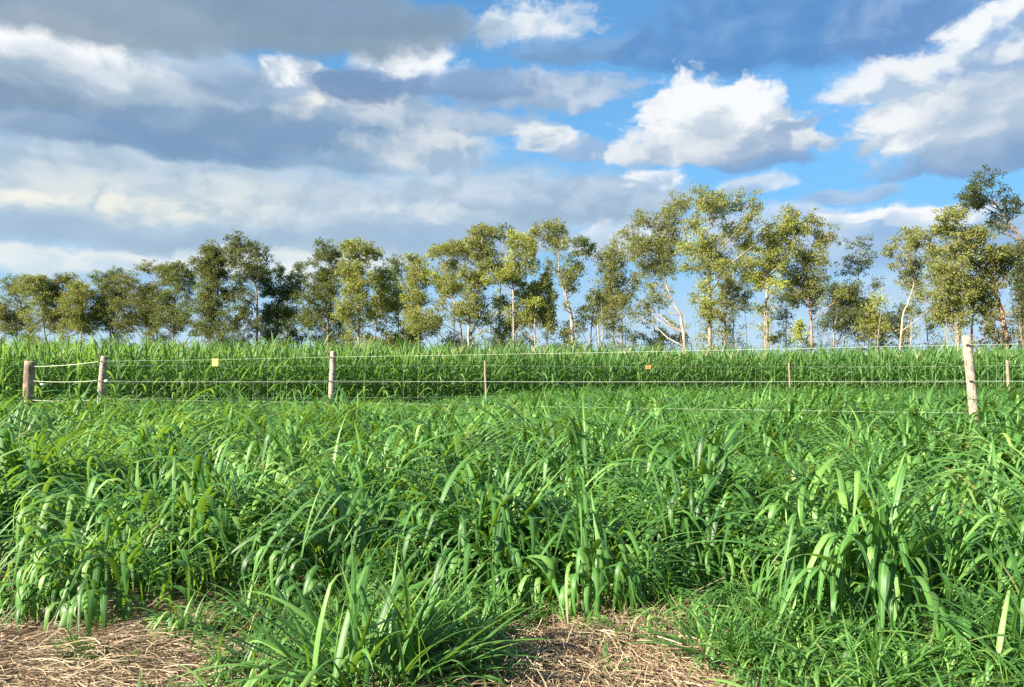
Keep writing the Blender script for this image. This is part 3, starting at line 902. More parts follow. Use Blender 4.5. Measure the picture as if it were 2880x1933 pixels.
# the clumps that stand out in the foreground are things of their own:
# x, y, size, seed, options, label
HERO = [
    (-0.50, 2.62, 0.86, 11, dict(tillers=66, rb=0.26, stem=(0.08, 0.28), leaf=(0.36, 0.64), spread=60, droop=0.6, upright=0.4, low_kind=0),
     'wide loose grass clump with long spreading blades between the two straw patches'),
    (1.80, 3.50, 1.06, 12, dict(tillers=66, rb=0.34, stem=(0.24, 0.54), leaf=(0.40, 0.70), spread=40, droop=1.1, upright=0.0),
     'largest rounded grass mound at the right with long pale drooping blades'),
    (-2.02, 3.76, 0.84, 13, dict(tillers=58, rb=0.32, stem=(0.22, 0.50), leaf=(0.42, 0.72), spread=38, droop=1.15, upright=0.0),
     'grass clump with blades hanging down over the straw at the left'),
    (0.40, 3.90, 0.88, 14, dict(tillers=58, rb=0.30, stem=(0.22, 0.48), leaf=(0.40, 0.70), spread=42, droop=1.05, upright=0.0),
     'arching grass clump at the head of the middle straw patch'),
    (0.82, 2.92, 0.52, 15, dict(tillers=28, rb=0.13, stem=(0.06, 0.22), leaf=(0.40, 0.62), spread=44, droop=0.35, upright=0.9, low_kind=0),
     'small spiky grass tuft at the right edge of the middle straw patch'),
    (1.95, 2.72, 0.72, 16, dict(tillers=34, rb=0.20, stem=(0.10, 0.32), leaf=(0.40, 0.66), spread=48, droop=0.55, upright=0.5, low_kind=0),
     'bright upright grass clump in the bottom right corner'),
    (1.28, 2.66, 0.58, 17, dict(tillers=34, rb=0.22, stem=(0.06, 0.24), leaf=(0.36, 0.62), spread=58, droop=0.6, upright=0.4, low_kind=0),
     'low spreading grass clump at the bottom between the spiky tuft and the corner clump'),
    (-1.22, 3.42, 0.52, 18, dict(tillers=24, rb=0.16, stem=(0.05, 0.20), leaf=(0.36, 0.64), spread=66, droop=0.6),
     'thin straggling grass tuft at the back edge of the left straw patch'),
    (-1.10, 11.6, 1.24, 19, dict(tillers=52, rb=0.34, stem=(0.26, 0.52), leaf=(0.36, 0.60), spread=34, droop=0.95),
     'tallest grass mound in the middle distance, right of the middle fence post'),
    (3.10, 9.2, 1.04, 20, dict(tillers=48, rb=0.34, stem=(0.24, 0.50), leaf=(0.36, 0.60), spread=40, droop=1.1, upright=0.0),
     'dark rounded grass mound below the lowest wire, half way to the big post'),
    (5.55, 8.2, 1.16, 21, dict(tillers=48, rb=0.32, stem=(0.24, 0.50), leaf=(0.36, 0.62), spread=40, droop=1.0),
     'lush grass mound at the foot of the big right fence post'),
    (-6.30, 10.6, 1.10, 22, dict(tillers=48, rb=0.34, stem=(0.24, 0.50), leaf=(0.36, 0.60), spread=40, droop=1.1, upright=0.0),
     'rounded grass mound at the left edge below the thick gate post'),
]
HOLLOW = [(-1.58, 3.78, 0.24), (-0.75, 3.60, 0.14), (-2.75, 4.1, 0.22)]     # gaps one looks into
hero_xy = np.array([(h[0], h[1]) for h in HERO]); hero_r = np.array([0.30 * h[2] for h in HERO])
blade_meshes = []
for k in range(N_BLADES):
    for tl in (0.30, 0.48, 0.66):
        b = MB(); b.add(BLADES[k][0], BLADES[k][1], BLADES[k][2], tl)
        blade_meshes.append(b.mesh('leaf', M['grass']))
for (x, y, size, seed, kw, label) in HERO:
    leaves, stems = clump_spec(seed, per=5, **kw)
    root = empty('grass_clump', (x, y, float(ground_z(np.float64(x), np.float64(y)))), 0)
    root.scale = (size, size, size)
    tag(root, label, 'grass clump')
    if seed == 14:   # one broad blade hangs straight down in front of this clump
        leaves.append((8, blade_mat(-0.06, -0.20, 0.30, -math.pi / 2, 0.25, 0.50, 1.7), 0.30))
    big = sorted(range(len(leaves)), key=lambda i: -leaves[i][1].to_scale()[0])
    part = set(big[:150])
    rest_mb = MB()
    for i, (idx, m, t) in enumerate(leaves):
        if i in part:
            o = bpy.data.objects.new('leaf', blade_meshes[idx * 3 + (0 if t < 0.38 else 1 if t < 0.55 else 2)])
            COL.objects.link(o); o.parent = root
            o.matrix_local = m
        else:
            v, f, uv = BLADES[idx]; mm = np.array(m)
            rest_mb.add(v @ mm[:3, :3].T + mm[:3, 3], f, uv, t)
    if rest_mb.n:
        tag(rest_mb.build('inner_leaves', M['grass'], root), kind='stuff')
    sb = MB()
    for a, b in stems:
        tube(sb, [a, (a + b) / 2, b], [0.005, 0.0042, 0.002], 4, 0.75, cap=False)
    tag(sb.build('stems', M['stem'], root), kind='stuff')

# the pasture itself: big tussocks with hollows between them, and lower grass filling the hollows
def jitter_grid(y0, y1, step_of, jit):
    pts = []
    y = y0; row = 0
    while y < y1:
        st = step_of(y)
        xm = 0.74 * y + 1.6
        x = -xm + (0.5 * st if row % 2 else 0) + random.uniform(0, 0.2) * st
        while x < xm:
            pts.append((x + random.uniform(-jit, jit) * st, y + random.uniform(-jit, jit) * st))
            x += st
        y += st * 0.87; row += 1
    return np.array(pts)

def allowed(p, margin):
    X, Y = p[:, 0], p[:, 1]
    keep = Y < maize_front(X) - 0.3
    for poly in BARE:
        for dx, dy in ((0, 0), (margin, 0), (-margin, 0), (0, -margin)):
            keep &= ~poly_contains(poly, X + dx, Y + dy)
    for (hx, hy), hr in zip(hero_xy, hero_r):
        keep &= np.hypot(X - hx, Y - hy) > hr + margin
    for hx, hy, hr in HOLLOW:
        keep &= np.hypot(X - hx, Y - hy) > hr
    return p[keep]

def low(X, Y):           # shorter grass towards the gate
    return np.clip((Y - 13) / 4, 0, 1) * np.clip((1.5 - X) / 4, 0, 1)

tus = allowed(jitter_grid(3.85, 33, lambda y: 0.86 if y < 11 else 0.68, 0.36), 0.17)
tus = tus[rng.random(len(tus)) < np.where(tus[:, 1] < 9, 0.88, 0.96)]
X, Y = tus[:, 0], tus[:, 1]
tus = np.concatenate([tus, [(1.22, 4.85), (1.0, 4.35), (1.45, 4.4), (6.22, 9.5), (6.02, 9.2), (6.75, 9.5)]])
X, Y = tus[:, 0], tus[:, 1]
ts = np.clip(0.86 + (Y - 3.8) * 0.05, 0.5, 1.14) * rng.uniform(0.74, 1.24, len(X)) * (1 - 0.42 * low(X, Y))
ts[-3:] = 1.38
fil = allowed(jitter_grid(2.36, 33, lambda y: 0.25 if y < 3.7 else 0.34 if y < 8 else 0.40, 0.48), 0.0)
FX, FY = fil[:, 0], fil[:, 1]
fs = np.where(FY < 3.7, 0.54, np.clip(0.40 + (FY - 3.7) * 0.035, 0.40, 0.82)) * rng.uniform(0.78, 1.2, len(FX)) * (1 - 0.40 * low(FX, FY))
for poly in BARE:        # at the rim of the bare places only short tufts
    for a in range(len(poly)):
        x0, y0 = poly[a]; x1, y1 = poly[(a + 1) % len(poly)]
        for t in np.linspace(0, 1, 8):
            dd = np.hypot(FX - (x0 + (x1 - x0) * t), FY - (y0 + (y1 - y0) * t))
            fs = np.where(dd < 0.22, np.minimum(fs, 0.36 + dd * 0.9), fs)
# a few weeds coming up through the straw
wx = rng.uniform(-3.2, 0.9, 60); wy = rng.uniform(2.3, 3.5, 60)
inb = poly_contains(BARE[0], wx, wy) | poly_contains(BARE[1], wx, wy)
wx, wy = wx[inb][:20], wy[inb][:20]
AX = np.concatenate([X, FX, wx]); AY = np.concatenate([Y, FY, wy]); AS = np.concatenate([ts, fs, rng.uniform(0.13, 0.26, len(wx))])
AI = np.concatenate([rng.integers(0, 8, len(X)), rng.integers(8, 14, len(FX) + len(wx))])
n = len(AX)
po = scatter('pasture_grass', hidden_collection('grass_source', VARIANTS), np.stack([AX, AY, ground_z(AX, AY)], 1),
             np.stack([rng.normal(0, 0.07, n), rng.normal(0, 0.07, n), rng.uniform(0, 6.28, n)], 1),
             np.stack([AS * 1.05, AS * 1.05, AS], 1), AI)
tag(po, 'thick green pasture grass covering the ground up to the maize', 'grass', kind='stuff')

# ------------------------------------------------------------------ dry straw on the bare places
def build_straw():
    mb = MB()
    r_ = np.random.default_rng(5)
    for zi, poly in enumerate(BARE):
        xs = [p[0] for p in poly]; ys = [p[1] for p in poly]
        cnt = 19000 if zi == 0 else 15000
        x = r_.uniform(min(xs) - 0.25, max(xs) + 0.25, cnt * 2); y = r_.uniform(min(ys) - 0.1, max(ys) + 0.3, cnt * 2)
        ok = np.zeros(len(x), bool)
        for dx, dy in ((0, 0), (0.22, 0), (-0.22, 0), (0, 0.2), (0, -0.25)):
            ok |= poly_contains(poly, x + dx, y + dy)
        x, y = x[ok][:cnt], y[ok][:cnt]
        heap = 0.05 * np.exp(-((x - np.mean(xs)) ** 2 / 0.7 + (y - 2.9) ** 2 / 0.12)) + 0.03 * (0.5 + 0.5 * np.sin(3.1 * x + 2 * y) * np.sin(4.3 * y))
        flow = 0.35 + 0.6 * np.sin(1.7 * x + 0.6) + 0.5 * np.sin(2.3 * y) if zi == 0 else 0.8 * np.sin(3 * x) + 1.2 * np.sin(2.5 * y + 1)
        for i in range(len(x)):
            a = flow[i] + r_.normal(0, 0.75)
            l = r_.uniform(0.03, 0.14) if r_.random() < 0.88 else r_.uniform(0.14, 0.25)
            w = r_.uniform(0.0006, 0.0018)
            z0 = ground_z(x[i], y[i]) + heap[i] * r_.random() + 0.004
            k = r_.normal(0, 0.35)
            tilt = abs(r_.normal(0, 0.10)) if r_.random() < 0.94 else r_.uniform(0.3, 0.8)
            p = np.array([x[i], y[i], z0])
            q = []
            for j in range(4):
                q.append(p.copy())
                aa = a + k * (j - 1)
                p = p + np.array([math.cos(aa) * math.cos(tilt), math.sin(aa) * math.cos(tilt), math.sin(tilt)]) * l / 3
                tilt -= r_.uniform(0.0, 0.25)
            q = np.array(q)
            q[:, 2] = np.maximum(q[:, 2], ground_z(q[:, 0], q[:, 1]) + 0.003)
            sx, sy = -math.sin(a), math.cos(a)
            tw = r_.uniform(-1.2, 1.2)
            side = np.array([sx * math.cos(tw), sy * math.cos(tw), math.sin(tw)]) * w
            v = np.concatenate([q - side, q + side])
            f = [(j, j + 1, 5 + j, 4 + j) for j in range(3)]
            mb.add(v, f, None, float(np.clip(r_.normal(0.50, 0.23), 0, 1)))
    o = mb.build('straw', M['straw'])
    tag(o, 'dry tan straw littering the bare ground at the bottom', 'straw', kind='stuff')
build_straw()

# ------------------------------------------------------------------ fence
W_TOP, W_MID, W_LOW, P_TOP = 1.606, 1.12, 0.69, 1.715
def post(name, parent, base, top, r0, r1, mat, seed, bow=(0, 0), sides=14, label=None):
    r_ = np.random.default_rng(seed)
    b = np.array(base, float); t = np.array(top, float)
    pts = []; rad_ = []
    for i in range(15):
        u = i / 14
        p = b + (t - b) * u
        p[0] += bow[0] * math.sin(math.pi * u) + r_.normal(0, 0.0025); p[1] += bow[1] * math.sin(math.pi * u)
        pts.append(p); rad_.append((r0 + (r1 - r0) * u) * (1 + r_.normal(0, 0.025)))
    pts.append(pts[-1] + np.array([0.002, 0, 0.012])); rad_.append(r1 * 0.86)      # worn edge of the sawn top
    mb = MB()
    loc = b.copy()
    tube(mb, [p - loc for p in pts], rad_, sides, 0.5, True, 0.035, seed)
    o = mb.build(name, mat, parent)
    o.location = loc
    if label: o['label'] = label
    return o

def at_height(base, top, z):
    u = (z - base[2]) / (top[2] - base[2])
    return np.array(base) + (np.array(top) - np.array(base)) * u

def strand(name, parent, pts, r, mat, sag=0.0, sides=5):
    """a strand through the given points, hanging a little between them"""
    path = []
    for a, b in zip(pts[:-1], pts[1:]):
        a = np.array(a, float); b = np.array(b, float)
        for i in range(12):
            u = i / 12
            p = a + (b - a) * u; p[2] -= sag * 4 * u * (1 - u)
            path.append(p)
    path.append(np.array(pts[-1], float))
    mb = MB()
    loc = path[0].copy()
    tube(mb, [p - loc for p in path], [r] * len(path), sides, 0.5, True)
    o = mb.build(name, mat, parent); o.location = loc
    return o

def insulator(parent, world, r=0.017, l=0.05, mat=None, name='insulator', axis=(1, 0, 0)):
    ax = np.array(axis, float); ax /= np.linalg.norm(ax)
    mb = MB()
    prof = [(-0.5, 0.45), (-0.42, 0.9), (-0.2, 1.0), (-0.08, 0.55), (0.08, 0.55), (0.2, 1.0), (0.42, 0.9), (0.5, 0.45)]
    tube(mb, [ax * l * a for a, _ in prof], [r * k for _, k in prof], 8, 0.5, True)
    o = mb.build(name, mat or M['black'], parent)
    o.location = np.array(world) - np.array(parent.location) if parent else world
    return o

posts = {   # base, top
    'B': ((-10.12, 18.2, -0.05), (-10.02, 18.2, 1.72)),
    'C': ((-3.72, 15.0, -0.05), (-3.62, 15.0, 1.71)),
    'D': ((6.30, 10.0, -0.05), (6.14, 10.0, 1.715)),
    'E': ((16.0, 5.35, -0.05), (15.95, 5.35, 1.70)),
}
fdir = np.array([9.8, -4.85, 0]); fdir /= np.linalg.norm(fdir)
fnor = np.array([fdir[1], -fdir[0], 0])          # the side of the posts the wires run on (towards the camera)
fence = empty('wire_fence', (0, 0, 0))
tag(fence, 'rustic fence of three round wooden posts and white wires in front of the maize', 'fence')
plabel = {'B': 'thick bowed post beside the rope gate', 'C': 'slim straight middle post', 'D': 'nearest post, pale and leaning left', 'E': None}
prad = {'B': (0.088, 0.082), 'C': (0.066, 0.060), 'D': (0.062, 0.057), 'E': (0.065, 0.06)}
pobj = {}
for i, k in enumerate('BCDE'):
    b, t = posts[k]
    pobj[k] = post('post', fence, b, t, prad[k][0], prad[k][1], M['post'], 30 + i, (-0.035, 0) if k == 'B' else (0.008, 0), label=plabel[k])
for z, nm in ((W_TOP, 'top'), (W_MID, 'mid'), (W_LOW, 'low')):
    pp = []
    for k in 'BCDE':
        b, t = posts[k]
        w = at_height(b, t, z) + fnor * -(prad[k][1] + 0.018) * (-1 if fnor[1] < 0 else 1) * 1.0
        pp.append(w)
        insulator(pobj[k], w, 0.013, 0.045, M['black'], axis=fdir)
    strand('wire', fence, pp, 0.0014, M['wire'], 0.012)
# loop of dark tie wire low on the nearest post
b, t = posts['D']
mb = MB()
c = at_height(b, t, 0.86)
tube(mb, [(0.071 * math.cos(a), 0.071 * math.sin(a), 0.022 * math.cos(a - 0.6) * -1) for a in np.linspace(0, 2 * math.pi, 25)], [0.003] * 25, 5, 0.5, False)
o = mb.build('tie_wire', M['black'], pobj['D']); o.location = c - np.array(b)
# round white insulator on the middle wire beside the thick post
bb = at_height(*posts['B'], W_MID) + fdir * 0.20 + np.array([0, -0.10, 0])
insulator(fence, bb, 0.036, 0.08, M['white'], 'white_insulator', axis=fdir)

# gate post and the ropes between it and the fence
ga = ((-12.78, 19.5, -0.05), (-12.70, 19.5, 1.63))
gp = post('gate_post', None, ga[0], ga[1], 0.135, 0.128, M['post_dark'], 55, (0.0, 0))
tag(gp, 'thick short dark wooden gate post standing alone at the far left', 'fence post')
gate = empty('rope_gate', (-11.4, 18.8, 0))
tag(gate, 'gate of three slack pale ropes strung between the two leftmost posts', 'gate')
goff = np.array([-11.4, 18.8, 0])
gd = np.array([2.6, -1.3, 0]); gd /= np.linalg.norm(gd)
for z, za in ((1.60, 1.50), (1.13, 1.12), (0.66, 0.62)):
    a = at_height(*ga, za) + gd * 0.26 + np.array([0, -0.05, 0]) - goff
    b = at_height(*posts['B'], z) - gd * 0.20 + np.array([0, -0.05, 0]) - goff
    strand('rope', gate, [a, b], 0.0055, M['rope'], 0.03, 7)
    strand('hook', gate, [at_height(*ga, za) + gd * 0.10 + np.array([0, -0.05, 0]) - goff, a], 0.009, M['black'], 0.0, 6)
    strand('hook', gate, [b, at_height(*posts['B'], z) - gd * 0.07 + np.array([0, -0.05, 0]) - goff], 0.007, M['black'], 0.0, 6)
insulator(gate, at_height(*ga, 1.05) + gd * 0.62 + np.array([0, -0.05, -0.02]), 0.034, 0.075, M['white'], 'white_insulator', axis=(1, 0, 0.1))

# second fence close to the maize: thin stakes and hair thin wires
back = empty('back_fence', (0, 0, 0))
tag(back, 'low fence of thin pale stakes and fine wires close to the maize', 'fence')
stakes = [((-12.74, 19.64, -0.05), (-12.70, 19.64, 1.60)), ((-0.72, 22.0, -0.05), (-0.80, 22.0, 1.715)), ((9.02, 24.0, -0.05), (8.98, 24.0, 1.70)),
          ((14.85, 22.0, -0.05), (14.72, 22.0, 1.72)), ((24.0, 21.0, -0.05), (24.0, 21.0, 1.70))]
srad = [0.04, 0.036, 0.030, 0.050, 0.045]
for i, (b, t) in enumerate(stakes):
    if i == 0: continue          # the first end of the wires is tied to the gate post
    post('stake', back, b, t, srad[i] * 1.05, srad[i] * 0.92, M['stake'], 70 + i, (0.015 * (-1) ** i, 0), 9)
for z in (1.58, 1.1, 0.66):
    strand('wire', back, [at_height(b, t, min(z, t[2] - 0.06)) + np.array([0, -srad[i] - 0.006, 0]) for i, (b, t) in enumerate(stakes)], 0.0017, M['steel'], 0.02, 4)

# warning plates hung on the wires
def plate(name, loc, w, h, yaw, mat, ink, rows_, label, cat):
    """thin plate with notched upper corners where the wire passes, and worn print"""
    r0 = empty(name, loc, yaw)
    t = 0.003
    out = [(-w / 2, -h / 2), (w / 2, -h / 2), (w / 2, h / 2), (w * 0.36, h / 2), (w * 0.30, h / 2 - h * 0.07), (-w * 0.30, h / 2 - h * 0.07), (-w * 0.36, h / 2), (-w / 2, h / 2)]
    n = len(out)
    v = [(x, -t, z) for x, z in out] + [(x, t, z) for x, z in out]
    mb = MB()
    mb.add(v, [[0, 1, 2, 3], [0, 3, 4, 5], [0, 5, 6, 7]])
    mb.f.append(np.array([[n + 3, n + 2, n + 1, n], [n + 5, n + 4, n + 3, n], [n + 7, n + 6, n + 5, n]]))
    mb.f.append(np.array([[k, n + k, n + (k + 1) % n, (k + 1) % n] for k in range(n)]))
    mb.build('panel', mat, r0, smooth=False)
    pr = MB()
    for (cx, cz, rw, rh) in rows_:
        pr.add([(cx * w - rw * w / 2, -t - 0.001, cz * h - rh * h / 2), (cx * w + rw * w / 2, -t - 0.001, cz * h - rh * h / 2),
                (cx * w + rw * w / 2, -t - 0.001, cz * h + rh * h / 2), (cx * w - rw * w / 2, -t - 0.001, cz * h + rh * h / 2)], [(0, 1, 2, 3)])
    pr.build('print', ink, r0, smooth=False)
    tag(r0, label, cat)
    return r0
# worn print: only blocks of it can be made out in the photograph
plate('warning_plate', (-6.57, 16.38, 1.535), 0.150, 0.165, math.atan2(fdir[1], fdir[0]) * 0.6, M['yellow'], M['ink'],
      [(-0.17, 0.06, 0.14, 0.05), (0.02, 0.06, 0.16, 0.05), (0.19, 0.06, 0.10, 0.05), (0.02, -0.12, 0.22, 0.05)],
      'bright yellow warning plate hanging from the top fence wire', 'sign')
plate('warning_plate', (4.20, 22.85, 1.555), 0.165, 0.115, 0.0, M['orange'], M['ink_red'],
      [(-0.12, 0.10, 0.12, 0.20), (0.12, 0.12, 0.20, 0.12), (0.05, -0.18, 0.40, 0.12)],
      'small faded orange warning plate on the back fence before the maize', 'sign')
